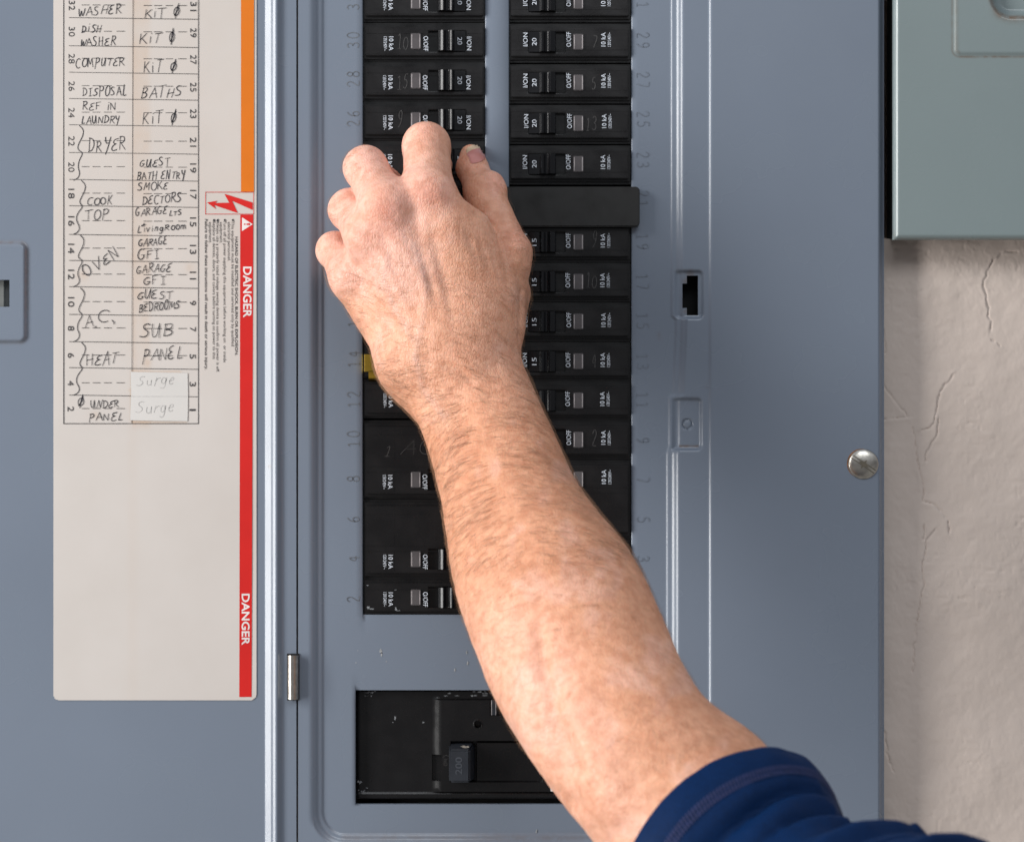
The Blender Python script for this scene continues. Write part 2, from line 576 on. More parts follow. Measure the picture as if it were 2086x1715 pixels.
# hand lettering: pen strokes in a unit cell (x right, y up)
def arc(cx, cy, rx, ry, a0, a1, n=9):
    return [(cx + rx * math.cos(R(a0 + (a1 - a0) * i / (n - 1))), cy + ry * math.sin(R(a0 + (a1 - a0) * i / (n - 1)))) for i in range(n)]
G = {
 'A': [[(0, 0), (.42, 1)], [(.42, 1), (.8, 0)], [(.15, .38), (.75, .42)]],
 'B': [[(.1, 0), (.12, 1)], [(.0, .92), (.5, 1), (.66, .8), (.45, .55), (.15, .52)], [(.15, .52), (.62, .45), (.72, .2), (.4, .0), (.05, .03)]],
 'C': [arc(.45, .5, .42, .5, 50, 310)],
 'D': [[(.12, 0), (.14, 1)], [(0, .95), (.45, .95), (.78, .55), (.55, .1), (.02, .0)]],
 'E': [[(.68, .98), (.2, .88), (.12, .62), (.5, .54)], [(.4, .55), (.06, .38), (.02, .08), (.3, 0), (.65, .1)]],
 'F': [[(.12, 0), (.16, .95)], [(.1, .92), (.75, 1.0)], [(.14, .5), (.55, .55)]],
 'G': [[(.68, .88), (.4, 1), (.08, .65), (.05, .25), (.35, 0), (.66, .2), (.68, .42)], [(.4, .42), (.8, .44)]],
 'H': [[(.06, 0), (.1, 1)], [(.66, 0), (.7, 1)], [(.02, .46), (.8, .54)]],
 'I': [[(.3, 0), (.34, 1)], [(.08, .0), (.55, .03)], [(.1, .97), (.6, 1)]],
 'K': [[(.1, 0), (.16, 1)], [(.68, 1), (.14, .42)], [(.26, .52), (.75, 0)]],
 'L': [[(.16, 1), (.08, .05), (.1, 0), (.6, .06)]],
 'M': [[(.02, 0), (.14, 1)], [(.14, 1), (.42, .3)], [(.42, .3), (.74, 1)], [(.74, 1), (.86, 0)]],
 'N': [[(.05, 0), (.1, 1)], [(.1, 1), (.62, .02)], [(.62, .02), (.7, 1.05)]],
 'O': [arc(.4, .5, .38, .48, 100, 470, 13)],
 'P': [[(.1, -.15), (.14, 1)], [(.02, .92), (.5, 1), (.7, .75), (.5, .5), (.14, .46)]],
 'R': [[(.08, 0), (.14, 1)], [(0, .93), (.5, 1), (.66, .78), (.48, .55), (.14, .5)], [(.22, .5), (.78, 0)]],
 'S': [[(.68, .9), (.4, 1), (.14, .82), (.25, .6), (.55, .45), (.66, .2), (.35, 0), (.0, .08)]],
 'T': [[(.36, 0), (.4, .95)], [(0, .92), (.85, 1.0)]],
 'U': [[(.05, 1), (.06, .3), (.25, .0), (.5, .15), (.66, 1)], [(.66, 1), (.72, 0)]],
 'V': [[(.02, 1), (.36, 0)], [(.36, 0), (.7, 1.1)]],
 'W': [[(.0, 1), (.12, .05), (.2, 0), (.36, .7)], [(.36, .7), (.5, .03), (.62, .1), (.8, 1)]],
 'Y': [[(.05, 1), (.18, .5), (.55, .55)], [(.68, 1), (.5, .3), (.28, -.3)]],
 'i': [[(.2, 0), (.22, .55)], [(.24, .72), (.26, .8)]],
 'v': [[(.02, .6), (.2, 0)], [(.2, 0), (.46, .62)]],
 'n': [[(.05, 0), (.08, .6)], [(.08, .4), (.3, .6), (.42, .4), (.44, 0)]],
 'g': [arc(.26, .32, .22, .28, 40, 400, 10), [(.48, .6), (.46, -.2), (.25, -.42), (.02, -.28)]],
 'o': [arc(.27, .3, .25, .3, 100, 460, 10)],
 'm': [[(.02, 0), (.06, .6)], [(.06, .4), (.22, .6), (.3, .4), (.3, 0)], [(.3, .4), (.48, .6), (.56, .4), (.58, 0)]],
 'u': [[(.05, .6), (.06, .15), (.25, 0), (.44, .2), (.46, .6)], [(.46, .6), (.5, 0)]],
 'r': [[(.06, 0), (.08, .6)], [(.08, .36), (.25, .6), (.42, .56)]],
 'e': [[(.05, .3), (.44, .36), (.4, .56), (.22, .62), (.05, .36), (.12, .06), (.3, 0), (.5, .12)]],
 '&': [[(.1, .3), (.7, .45)], [(.35, .8), (.4, .1), (.2, 0), (.1, .2)]],
 'o/': [arc(.4, .48, .30, .36, 80, 450, 13), [(.36, -.1), (.38, .5), (.5, 1.15)], [(.2, .1), (.5, .5), (.55, 1.0)]],
 '.': [[(.1, .02), (.16, .1), (.12, .0)]],
 ',': [[(.1, .2), (.3, .05), (.28, -.1)]],
 '0': [arc(.4, .5, .34, .5, 90, 450, 15)],
 '1': [[(.12, .78), (.4, 1), (.4, 0)], [(.14, 0), (.66, 0)]],
 '2': [[(.06, .75), (.2, .97), (.5, 1), (.7, .75), (.55, .5), (.05, 0), (.75, 0)]],
 '3': [[(.08, .85), (.3, 1), (.64, .88), (.6, .6), (.3, .52)], [(.3, .52), (.68, .42), (.68, .12), (.35, 0), (.05, .14)]],
 '4': [[(.58, 0), (.58, 1), (.05, .3), (.78, .3)]],
 '5': [[(.68, 1), (.16, 1), (.12, .56), (.45, .64), (.72, .4), (.6, .08), (.3, 0), (.06, .12)]],
 '6': [[(.6, .98), (.25, .8), (.08, .4), (.2, .04), (.5, 0), (.7, .25), (.55, .52), (.25, .5), (.1, .3)]],
 '7': [[(.05, 1), (.72, 1), (.3, 0)]],
 '8': [arc(.38, .76, .26, .24, 90, 450, 11), arc(.38, .26, .32, .27, 90, 450, 11)],
 '9': [[(.66, .6), (.5, .45), (.2, .5), (.1, .78), (.3, 1), (.58, .94), (.68, .6), (.55, .2), (.2, .0)]],
}
WIDTH = {'I': .6, 'i': .4, 'M': .95, 'm': .72, 'v': .55, 'n': .58, 'g': .6, 'o': .62, 'u': .62, 'r': .5, 'e': .6, '.': .35, ',': .35, 'L': .68, ' ': .55}
def chaikin(p, n=2):
    for _ in range(n):
        if len(p) < 3:
            return p
        q = [p[0]]
        for a, b in zip(p[:-1], p[1:]):
            q += [(a[0] * .75 + b[0] * .25, a[1] * .75 + b[1] * .25), (a[0] * .25 + b[0] * .75, a[1] * .25 + b[1] * .75)]
        q.append(p[-1])
        p = q
    return p

def hand_write(mb, s, x0, x1, yt, yb, d, w=1.7, mi=0, rise=0.0, slant=0.12, seed=0, jit=0.135, rot=0.0):
    """pen lettering filling x0..x1, yt..yb px; `rise` lifts the line end by px; rot turns it clockwise about its centre"""
    rng = random.Random(s + str(seed) + str(yt))
    toks = ['o/' if c == '#' else c for c in s]
    ws = [WIDTH.get(c, .84) + .12 for c in toks]
    k = (x1 - x0) / sum(ws)
    h = yb - yt
    x = x0
    cx, cy = (x0 + x1) / 2, (yt + yb) / 2
    ca, sa = math.cos(R(rot)), math.sin(R(rot))
    for c, wd in zip(toks, ws):
        sy = 1 + rng.uniform(-jit, jit) * 1.6
        dy = rng.uniform(-jit, jit) * h * .6
        tilt = rng.uniform(-jit, jit) * 1.2
        sx = 1 + rng.uniform(-jit, jit)
        for st in G.get(c, []):
            pts = []
            for (u, v) in chaikin(list(st)):
                u += rng.uniform(-jit, jit) * .12
                v += rng.uniform(-jit, jit) * .12
                X = x + (u * sx + (slant + tilt) * v) * k
                Y = yb - v * sy * h + dy - rise * (X - x0) / max(1, x1 - x0)
                pts.append((cx + (X - cx) * ca - (Y - cy) * sa, cy + (X - cx) * sa + (Y - cy) * ca))
            mb.ribbon(pts, w * rng.uniform(.85, 1.15), d, mi)
        x += wd * k

# ------------------------------------------------------------------ wall
cr_pts = [
 [(450, 40), (415, 40), (380, 65), (365, 100), (355, 125), (358, 165), (368, 200), (362, 225), (373, 240), (370, 265)],
 [(270, 390), (235, 430), (222, 480), (212, 520), (200, 545), (175, 550)], [(225, 520), (220, 565), (195, 610), (185, 640)],
 [(150, 545), (158, 600), (165, 640), (178, 690), (182, 755), (215, 765), (250, 810), (255, 845)],
 [(212, 835), (190, 865), (178, 940), (180, 1000), (165, 1080), (155, 1170), (150, 1240)],
 [(55, 400), (70, 430), (100, 465), (135, 510)], [(40, 525), (90, 518), (140, 515)], [(62, 1380), (78, 1480), (92, 1525)],
 [(380, 295), (400, 310)], [(180, 825), (185, 865)], [(60, 130), (55, 220), (72, 330)]]
def wall_fn(X, Y):
    D = np.full(X.shape, -13.5)
    rng = np.random.RandomState(4)
    u, v = X / 60.0, Y / 60.0
    D += 0.9 * vnoise(u * .5, v * .5, 1) + .18 * vnoise(u * 2.1, v * 2.1, 2) + .08 * vnoise(u * 5, v * 5, 3) + .045 * vnoise(u * 11, v * 9, 5) + .02 * vnoise(u * 24, v * 22, 15)
    rough = sstep(.1, .75, vnoise(u * .45 + 7, v * .35 + 3, 9)) * .5 + sstep(900, 500, Y) * .7 * sstep(2010, 1850, X)
    D += rough * .36 * np.abs(vnoise(u * 4 + vnoise(u * 6, v * 6, 8), v * 4, 6))
    D += -.35 * sstep(.55, .85, vnoise(u * 5.5, v * 5.5, 12)) * rough
    D -= 55.0 * sstep(1798, 1801, X) * sstep(1832, 1829, X) * sstep(483, 476, Y + 4 * vnoise(u * 5, v * 5, 77))
    for k, c in enumerate(cr_pts):
        pts = [(a / 1.3896 + 1760, b / 1.3896 + 480) for a, b in c]
        best = np.full(X.shape, 1e9)
        side = np.zeros(X.shape)
        wob = 3.0 * vnoise(u * 6, v * 6, 20 + k)
        for (ax, ay), (bx, by) in zip(pts[:-1], pts[1:]):
            L2 = (bx - ax) ** 2 + (by - ay) ** 2
            t = np.clip(((X - ax) * (bx - ax) + (Y - ay) * (by - ay)) / L2, 0, 1)
            dx, dy = X - ax - t * (bx - ax) + wob, Y - ay - t * (by - ay)
            q = np.hypot(dx, dy)
            cr_ = ((bx - ax) * dy - (by - ay) * dx)
            sel = q < best
            best = np.where(sel, q, best)
            side = np.where(sel, np.sign(cr_), side)
        D += -.62 * np.exp(-(best / 1.9) ** 2) + .32 * np.exp(-np.maximum(best, 0) / 9.0) * (side > 0)
    return D
heightfield('wall', lines((-500, 1780, 60), (1780, 2150, 2.0), (2150, 2800, 60)), lines((-500, 420, 60), (420, 1760, 2.4), (1760, 2500, 60)),
            wall_fn, M['plaster'], None, lambda x, y: (x > 620) & (x < 1770) & (y > -400) & (y < 2100), dirt_tone=lambda X, Y: .22 * sstep(.35, .8, vnoise(X / 40, Y / 40, 31)) * sstep(760, 480, Y))  # darker patches, strongest at the top and fading downward
wall = bpy.data.objects['wall']
tag(wall, 'beige plastered wall with cracks and rough patches behind the panel', 'wall', kind='structure')

# ------------------------------------------------------------------ electrical panel: cover
panel = empty('electrical_panel', (0, 0, 0), 'blue grey metal electrical panel with its door swung open to the left', 'electrical panel')

def slope_profile(pieces, lo, hi, soft=1.6):
    """depth (mm) against px from (start, stop, degrees) slopes, edges rounded"""
    x = np.arange(lo, hi, .25)
    sl = np.zeros(len(x))
    for a, b_, dg in pieces:
        sl += math.tan(R(dg)) * (sstep(a - soft, a + soft, x) - sstep(b_ - soft, b_ + soft, x))
    z = np.concatenate([[0], np.cumsum((sl[1:] + sl[:-1]) / 2) * .25 * S * 1000])
    return lambda v: np.interp(v, x, z)
WELL = slope_profile([(-9, -4.2, 32.5), (-4.2, 0, 24), (0, 5, 33), (5, 12.5, 13), (12.5, 16.5, 34)], -14, 24, 1.1)
WELL_D = float(WELL(23.0))
LEDGE = slope_profile([(-3.2, 2.6, 34)], -8, 8)
DOORR = slope_profile([(538, 551.5, 29), (551.5, 556, 19), (556, 562, 29), (565, 572, -40), (572, 578, -22)], 530, 590)

def cover_fn(X, Y):
    D = np.zeros(X.shape)
    # ledge the door closes on
    led = rbox(X, Y, 560, -400, 1446, 1800, 10)
    D -= LEDGE(-led)
    # main well, rounded corners, with sloped rim; its rim shifts inward beside the latch plates
    shift = np.zeros(X.shape)
    right = sstep(1300, 1340, X)
    prof = 1383 - 5 * sstep(650, 800, Y) + 9 * (sstep(642, 652, Y) - sstep(800, 812, Y)) - 4 * sstep(905, 925, Y)
    well = rbox(X, Y, 642, -400, 1374, 1716, 62)
    wx = X - (prof - 1374) * right
    well = rbox(wx, Y, 642, -400, 1374, 1716, 62)
    D -= WELL(-well)
    for (x0, y0, x1, y1) in ((1352, 552, 1432, 648), (1352, 812, 1429, 916)):
        pad = rbox(X, Y, x0, y0, x1, y1, 9)
        D -= 2.0 * sstep(3.5, -4.5, pad) * sstep(-10, 2, well)
    kn = np.hypot(X - 1401, Y - 864)
    D -= .9 * (sstep(12, 10, kn) - 0.8 * sstep(9.5, 6, kn))
    # cut edges of the openings are broken
    for x0, x1, y1 in ((738, 988, 1253), (1037, 1287, 1253), (723, 1301, 1640)):
        inr = (Y < y1 + 1) * (Y > (1406 if y1 == 1640 else -161))
        D -= .32 * np.clip(1 - np.abs(X - x0) / 2, 0, 1) * inr + .32 * np.clip(1 - np.abs(X - x1) / 2, 0, 1) * inr
    # outer edge rolls back
    D -= 5.0 * sstep(1788, 1803, X) ** 1.3
    # slight waviness of the sheet
    D += .10 * vnoise(X / 190, Y / 190, 41)
    return D

def cover_hole(x, y):
    h = (x > 738) & (x < 988) & (y < 1253) & (y > -160)
    h |= (x > 1037) & (x < 1287) & (y < 1253) & (y > -160)
    h |= (x > 723) & (x < 1301) & (y > 1407) & (y < 1640)
    h |= (x > 1400) & (x < 1423) & (y > 561) & (y < 642)
    h |= (x > 1391) & (x < 1401) & (y > 577) & (y < 627)
    return h
cover_dirt = lambda X, Y: (.85 * np.exp(-((Y - 909) / 2.2) ** 2) * (X > 1384) * (X < 1424) + .75 * np.exp(-(np.hypot(X - 1407, Y - 558) / 7.0) ** 2)
    + .6 * np.exp(-(np.hypot(X - 1397, Y - 572) / 6.0) ** 2) + .6 * np.exp(-(np.hypot(X - 1398, Y - 634) / 5.0) ** 2)
    + .30 * np.exp(-((Y - 1708) / 9.0) ** 2) * (X > 690) * (X < 1300) + .5 * np.exp(-(np.hypot(X - 1100, Y - 1695) / 5.0) ** 2)
    + .4 * np.exp(-(np.hypot(X - 1344, Y - 684) / 3.0) ** 2) + .5 * np.exp(-(np.hypot(X - 1440, Y - 787) / 3.0) ** 2)
    + .45 * np.exp(-(np.hypot(X - 1732, Y - 760) / 2.5) ** 2) + .22 * sstep(738, 728, X) * 0)
cx_lines = lines(607, (609, 640, 6), (640, 690, 2.2), (690, 721, 8), 721, 723, 736, 738, (745, 986, 30), 988, 990, 1035, 1037, (1060, 1285, 30), 1287, 1289, 1301, 1303,
                 (1305, 1340, 7), (1340, 1456, 1.9), 1391, 1401, 1400, 1423, (1460, 1785, 18), (1785, 1804, 1.8), 1804)
cy_lines = lines(-170, -160, (-130, 530, 30), (530, 560, 2.2), 561, (563, 577, 2.2), 577, (580, 627, 6), 627, (629, 642, 2.2), 642,
                 (644, 660, 2.0), (660, 790, 12), (790, 930, 2.0), (930, 1250, 25), 1253, (1270, 1400, 25), 1407, (1430, 1635, 22), 1640, (1644, 1740, 2.2), (1745, 1900, 20))
cover = heightfield('cover', cx_lines, cy_lines, cover_fn, M['blue'], panel, cover_hole, 3.0, cover_dirt)

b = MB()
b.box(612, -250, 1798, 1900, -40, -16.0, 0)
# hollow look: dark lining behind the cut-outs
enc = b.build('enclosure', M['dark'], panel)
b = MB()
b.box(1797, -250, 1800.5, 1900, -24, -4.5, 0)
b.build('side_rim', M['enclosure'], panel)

# screw on the cover's right edge
def dome(mb, px, py, r, d0, h, mi=0, n=40, rings=7):
    vs, fs = [], []
    for i in range(rings + 1):
        a = i / rings * math.pi / 2
        rr, dd = r * math.cos(a), d0 + h * math.sin(a)
        if i == rings:
            vs.append(W(px, py, dd))
        else:
            vs += [W(px + rr * math.cos(2 * math.pi * k / n), py + rr * math.sin(2 * math.pi * k / n), dd) for k in range(n)]
    for i in range(rings - 1):
        fs += [(i * n + k, i * n + (k + 1) % n, (i + 1) * n + (k + 1) % n, (i + 1) * n + k) for k in range(n)]
    fs += [((rings - 1) * n + k, (rings - 1) * n + (k + 1) % n, rings * n) for k in range(n)]
    mb.add(vs, fs, mi)
b = MB()
dome(b, 1758.5, 945.5, 31, .1, 1.9)
scr = b.build('cover_screw', M['steel'], panel, smooth=True)
b = MB()
def rotpts(pts, cx, cy, a):
    ca, sa = math.cos(R(a)), math.sin(R(a))
    return [(cx + x * ca - y * sa, cy + x * sa + y * ca) for x, y in pts]
dk = plain('slot_dark', (0.10, 0.085, 0.06), .6)  # slot drawn as dark strips laid on the dome
for wv in (-3.3, 3.3):
    n = 16
    for i in range(n):
        x0, x1 = -28 + 56 * i / n, -28 + 56 * (i + 1) / n
        hh = lambda x: .1 + 2.2 * math.sqrt(max(0, 1 - (x * x + wv * wv) / 930.25)) + .06
        q = rotpts([(x0, wv - .9), (x1, wv - .9), (x1, wv + .9), (x0, wv + .9)], 1758.5, 945.5, 34)
        b.add([W(q[0][0], q[0][1], hh(x0)), W(q[1][0], q[1][1], hh(x1)), W(q[2][0], q[2][1], hh(x1)), W(q[3][0], q[3][1], hh(x0))], [(3, 2, 1, 0)])
b.poly(rotpts([(-12, 0), (-3, -3), (0, -11), (3, -3), (12, 0), (3, 3), (0, 11), (-3, 3)], 1758.5, 945.5, 34), 2.4)
b.build('screw_slot', dk, scr)
b = MB()
b.poly([(1758.5 - 3 + 30.3 * math.cos(R(a)), 945.5 - 1.2 + 30.3 * math.sin(R(a))) for a in range(0, 360, 12)], .12)
b.build('rust_ring', M['rust'], scr)

# hinge barrel between door and cover
b = MB()
prof = [(597 + 11.5 * math.cos(R(a)), 1.0 + 2.6 * math.sin(R(a))) for a in range(-10, 191, 15)]
b.extrude(prof, 1334, 1423)
b.build('hinge', M['steel'], panel, smooth=True)
b = MB()
b.rect(584.5, 1331, 610, 1426, 2.0 if False else -0.4)
b.build('hinge_slot', M['dark'], panel)

# stamped circuit numbers
def stamp(s, cx, cy, rot, mat):
    mb = MB()
    FLOOR = -float(LEDGE(7.9)) - WELL_D
    n = len(s)
    wch, h, gap = 13.5, 25.0, 20.0
    ca, sa = math.cos(R(rot)), math.sin(R(rot))
    for i, c in enumerate(s):
        ox = (i - (n - 1) / 2) * gap
        for st in G[c]:
            pts = []
            for u, v in chaikin(list(st), 2):
                x, y = ox + (u - .4) * wch * 1.2, -(v - .5) * h
                pts.append((cx + x * ca - y * sa, cy + x * sa + y * ca))
            mb.ribbon(pts, 1.5, FLOOR + .2)
    mb.build('stamped_number', mat, panel)
LY = {'32': 2, '30': 80, '28': 159, '26': 240, '24': 322, '22': 403, '20': 485, '18': 567, '16': 649, '14': 731, '12': 813, '10': 894, '8': 975, '6': 1058, '4': 1139, '2': 1221}
RY = {'31': -2, '29': 80, '27': 161, '25': 241, '23': 324, '21': 403, '19': 491, '17': 573, '15': 653, '13': 736, '11': 815, '9': 897, '7': 978, '5': 1059, '3': 1139, '1': 1220}
for k, v in LY.items():
    stamp(k, 718, v, -90, M['stamp_rust'])
for k, v in RY.items():
    stamp(k, 1310, v, 90, M['stamp'])
# little chips on the paint under the breakers
rng = random.Random(5)
chip = plain('bare_chip', (.30, .31, .32), .6, var=.4, scale=900)
for (x, y, r) in ((775, 1327, 4), (776, 1335, 3.5), (950, 1330, 3), (926, 1366, 3), (952, 1352, 3), (786, 1349, 1.5), (1093, 1695, 3), (724, 1351, 1.2), (728, 1326, 1), (562, 1500, 1)):
    n = 9
    b = MB()
    b.poly([(x + r * rng.uniform(.3, .8) * math.cos(2 * math.pi * i / n), y + r * rng.uniform(.8, 1.7) * math.sin(2 * math.pi * i / n)) for i in range(n)], -float(LEDGE(7.9)) - WELL_D + .2)
    b.build('paint_chip', chip, panel)

# ------------------------------------------------------------------ electrical panel: door
def door_fn(X, Y):
    D = np.full(X.shape, -2.6)
    D += DOORR(X)
    D += .12 * vnoise(X / 160 + 3, Y / 160, 43)
    pad = rbox(X, Y, -200, 492, 54, 699, 16)
    D += 1.5 * sstep(1.5, -8, pad)
    bead = np.abs(rbox(X, Y, -200, 494, 51, 697, 16))
    return D
def door_dirt(X, Y):
    pad = np.abs(rbox(X, Y, -200, 492, 54, 699, 16) + 1.5)
    nz = .5 + .5 * vnoise(X / 9, Y / 9, 3)
    sp = .0
    for (x, y, r) in ((549, 950, 3.5), (540, 136, 2), (534, 318, 2), (548, 1350, 3), (546, 1072, 1.5)):
        sp = sp + .7 * np.exp(-(np.hypot(X - x, Y - y) / r) ** 2)
    return np.clip(.42 * np.exp(-(pad / 4.2) ** 2) * (.6 + .4 * nz) * sstep(720, 520, Y) + .2 * np.exp(-(pad / 4.2) ** 2) + sp, 0, 1)
door = heightfield('door', lines((-420, -40, 40), (-40, 20, 6), 18.5, (20, 66, 2.2), (66, 530, 29), (530, 590, 1.6), 603),
                   lines((-170, 480, 30), (480, 520, 2.2), (520, 570, 10), 570, (572, 625, 8), 625, (630, 680, 10), (680, 712, 2.2), (715, 930, 25), (940, 962, 3), (965, 1900, 30)),
                   door_fn, M['blue'], panel, lambda x, y: (x < 18.5) & (y > 570) & (y < 625) & (x > -60), 5.0, door_dirt)
b = MB()
b.box(-60, 560, 26, 635, -12, -7.6)
b.box(-60, 566, 4, 629, -7.6, -5.4)
b.build('latch', plain('latch_grey', (.13, .135, .13), .5), door, bevel=.3)

# --- label on the door (flat print on real paper)
DL = -2.6 + .35     # paper level
def lab_dirt(X, Y):
    band = sstep(266, 271, X) * sstep(312, 296, X) * sstep(880, 862, Y)
    soft = .25 * sstep(290, 268, X) * sstep(250, 268, X)
    edge = .5 * np.exp(-((X - 267) / 3.0) ** 2) * (Y > 752) * (Y < 862) + .6 * np.exp(-((Y - 757) / 2.2) ** 2) * (X > 268) * (X < 372) + .55 * np.exp(-((Y - 860) / 2.4) ** 2) * (X > 268) * (X < 380)
    spots = 0
    for (x, y, r) in ((263, 795, 3), (266, 805, 3), (377, 800, 3), (192, 846, 8), (166, 560, 9), (386, 545, 10), (300, 740, 8)):
        spots = spots + .35 * np.exp(-(np.hypot(X - x, Y - y) / r) ** 2)
    return np.clip(.32 * band * (.7 + .3 * vnoise(X / 14, Y / 60, 5)) + soft * .25 + edge * .8 + spots + .06 * sstep(900, 500, Y), 0, 1)
lx = lines(107, (109, 122, 2.5), (122, 256, 12), (256, 316, 2.5), (316, 372, 7), (372, 384, 3), (384, 505, 20), (508, 521, 2.5), 521.5)
ly = lines((-170, 520, 15), (520, 740, 7), (740, 880, 2.4), (880, 1408, 30), (1408, 1427, 2.2), 1427)
def lab_hole(x, y):
    return rbox(x, y, 107, -400, 521.5, 1427, 13) > 0
label = heightfield('directory_label', lx, ly, lambda X, Y: np.full(X.shape, DL) + .12 * vnoise(X / 160 + 3, Y / 160, 43), M['paper'], door, lab_hole, .15, lab_dirt)
DP = DL + .22
b = MB()
b.rect(490, -170, 516.5, 390, DP)
b.build('orange_band', M['orange'], door)
b = MB()
b.poly([(488.5, 437), (515, 437), (511.5, 1420), (486.5, 1420)], DP)
b.build('danger_band', M['red'], door)
b = MB()
put_text(b, 'DANGER', 503, 595, 104, 17.5, 90, DP + .06, 0, .022)
b.build('danger_lettering', M['white_print'], door)
b = MB()
put_text(b, 'DANGER', 499.5, 1262, 105, 16.5, 90, DP + .06, 0, .022)
b.build('danger_lettering', M['white_print'], door)
b = MB()
b.poly([(492, 442.5), (492, 470.5), (514, 456.5)][::-1], DP + .06)
b.build('warning_triangle', M['white_print'], door)
b = MB()
b.poly([(496, 455), (496, 458), (499.5, 457.6), (499.5, 455.4)], DP + .1)
b.poly([(501, 455.4), (501, 457.6), (508.5, 459), (508.5, 454)], DP + .1)
for (x0, y0, x1, y1) in ((417, 390.5, 516, 391.6), (417, 435.2, 516, 436.3), (417, 390.5, 418.1, 436.3), (515, 390.5, 516, 436.3)):
    b.rect(x0, y0, x1, y1, DP)
bolt = [(240, 62), (487, 138), (487, 203), (307, 122), (358, 230), (150, 160), (168, 195), (88, 138), (180, 122), (160, 142), (283, 140)]
bp = [(x / 4.2875 + 400, y / 4.2875 + 380) for x, y in bolt]
bb_ = bmesh.new()
b.poly(bp, DP)
b.build('shock_symbol', M['red'], door)
b = MB()
for s, x, y0, y1, bo in (
    ('HAZARD OF ELECTRIC SHOCK, BURN OR EXPLOSION.', 480, 482, 724, .018),
    ('\u2022This equipment must be installed and serviced only by qualified', 472.3, 446.5, 705, 0),
    ('electrical personnel.', 464.6, 452, 531.6, 0),
    ('\u2022Turn off all power supplying this equipment before working on  or inside', 456, 446, 738, 0),
    ('equipment.', 448.3, 452, 495, 0),
    ('\u2022Always use a properly rated voltage sensing device to confirm all power is off.', 441.5, 446, 758, 0),
    ('\u2022Replace all devices, doors, and covers before turning on power to this', 434, 446, 731, 0),
    ('equipment.', 426, 452, 495, 0),
    ('Failure to follow these instructions will result in death or serious injury.', 418, 446, 753, .016)):
    put_text(b, s, x, (y0 + y1) / 2, y1 - y0, 7.6 if bo != .018 else 6.6, 90, DP, 0, bo)
for x, y in ((472.3, 448), (456, 448), (441.5, 448), (434, 448)):
    b.poly([(x + 1 + 2.3 * math.cos(a * .785), y + 2.3 * math.sin(a * .785)) for a in range(8)], DP + .03)
b.build('warning_text', M['ink'], door)

# table grid and printed numbers
rows = [36.5, 94, 148, 201.5, 255, 311.5, 366.5, 420, 478.5, 531.5, 585, 641.5, 697, 750, 806]
mids = [9.4, 63, 118, 174, 228, 286, 339, 393, 449, 505, 558, 614, 667.7, 723, 779.5, 832]
b = MB()
b.rect(127.3, -170, 128.9, 863.5, DP)
b.rect(402.2, -170, 403.6, 863.5, DP)
b.rect(128.9, 862, 402.2, 863.5, DP)
for y in rows:
    b.poly([(139, y - 2.0), (402.2, y + 1.6), (402.2, y + 2.7), (139, y - .9)], DP)
b.poly([(269.6, -170), (270.6, -170), (267.6, 862), (266.6, 862)], DP + .02)
for y in mids:
    for x0, x1 in ((165, 180.5), (187, 203), (210, 226), (236, 253)):
        b.rect(x0, y - .55, x1, y + .55, DP)
    for x0, x1 in ((291, 308), (312, 329), (336, 351), (361.5, 379)):
        b.rect(x0, y + .6, x1, y + 1.7, DP)
b.build('directory_grid', M['ink'], door)
b = MB()
for i, y in enumerate(mids):
    l, r = str(32 - 2 * i), str(31 - 2 * i)
    b = MB()
    put_text(b, l, 144.5 - i * .15, y + 1, 10 * len(l), 12.5, 90, DP)
    b.build('directory_number', M['ink'], door)
    b = MB()
    put_text(b, r, 392.5 - i * .1, y + 3, (9.5 if r not in ('11',) else 8) * len(r) if r != '1' else 4, 12.5, 90, DP)
    b.build('directory_number', M['ink'], door)

b = MB()
HW = DP + .05
for a in (
    ('WASHER', 158, 249, 16, 33, 8), ('KiT #', 292, 367, 13, 35, 0), ('DiSH', 164, 206, 48, 65, 0), ('WASHER', 162, 236, 75, 92, 0),
    ('KiT #', 281, 360, 66, 90, 4), ('COMPUTER', 152, 253, 120, 138, 5), ('KiT #', 290, 359, 124, 147, 0), ('DISPOSAL', 166, 258, 177, 196, 3),
    ('BATHS', 285, 372, 179, 201, 6), ('REF iN', 166, 236, 206, 224, 2), ('LAUNDRY', 164, 245, 237, 252, 2), ('KiT #', 288, 361, 230, 253, 3),
    ('DRYER', 178, 256, 285, 309, 4), ('GUEST', 282, 348, 324, 340, 3), ('BATH ENTRY', 277, 378, 350, 367, 4), ('SMOKE', 278, 344, 373, 388, 2),
    ('DECTORS', 288, 369, 399, 416, 4), ('COOK', 175, 230, 402, 419, 2), ('TOP', 171, 223, 428, 449, 4), ('GARAGE', 274, 341, 424, 440, 5),
    ('LTS', 343, 371, 429, 439, 2), ('&', 285, 299, 451, 461, 0), ('LivingRoom', 278, 379, 460, 474, 8), ('GARAGE', 280, 341, 487, 502, 4),
    ('GFI', 278, 326, 509, 529, 2), ('GARAGE', 276, 349, 541, 557, 4), ('GFI', 290, 338, 564, 580, 0), ('GUEST', 277, 352, 593, 610, 2),
    ('BEDROOMS', 281, 365, 618, 636, 8), ('SUB', 282, 353, 661, 687, 2), ('PANEL', 288, 373, 713, 737, 6), ('HEAT', 174, 240, 722, 747, 6),
    ('UNDER', 183, 243, 817, 831, 2), ('#', 154, 173, 808, 828, 0), ('PANEL', 179, 251, 842, 858, 2)):
    hand_write(b, a[0], a[1], a[2], a[3], a[4], HW, 1.55, rise=a[5])
hand_write(b, 'OVEN', 162, 248, 522, 543, HW, 1.6, rot=-33)
hand_write(b, 'A.', 172, 200, 644, 668, HW, 1.6, rise=4)
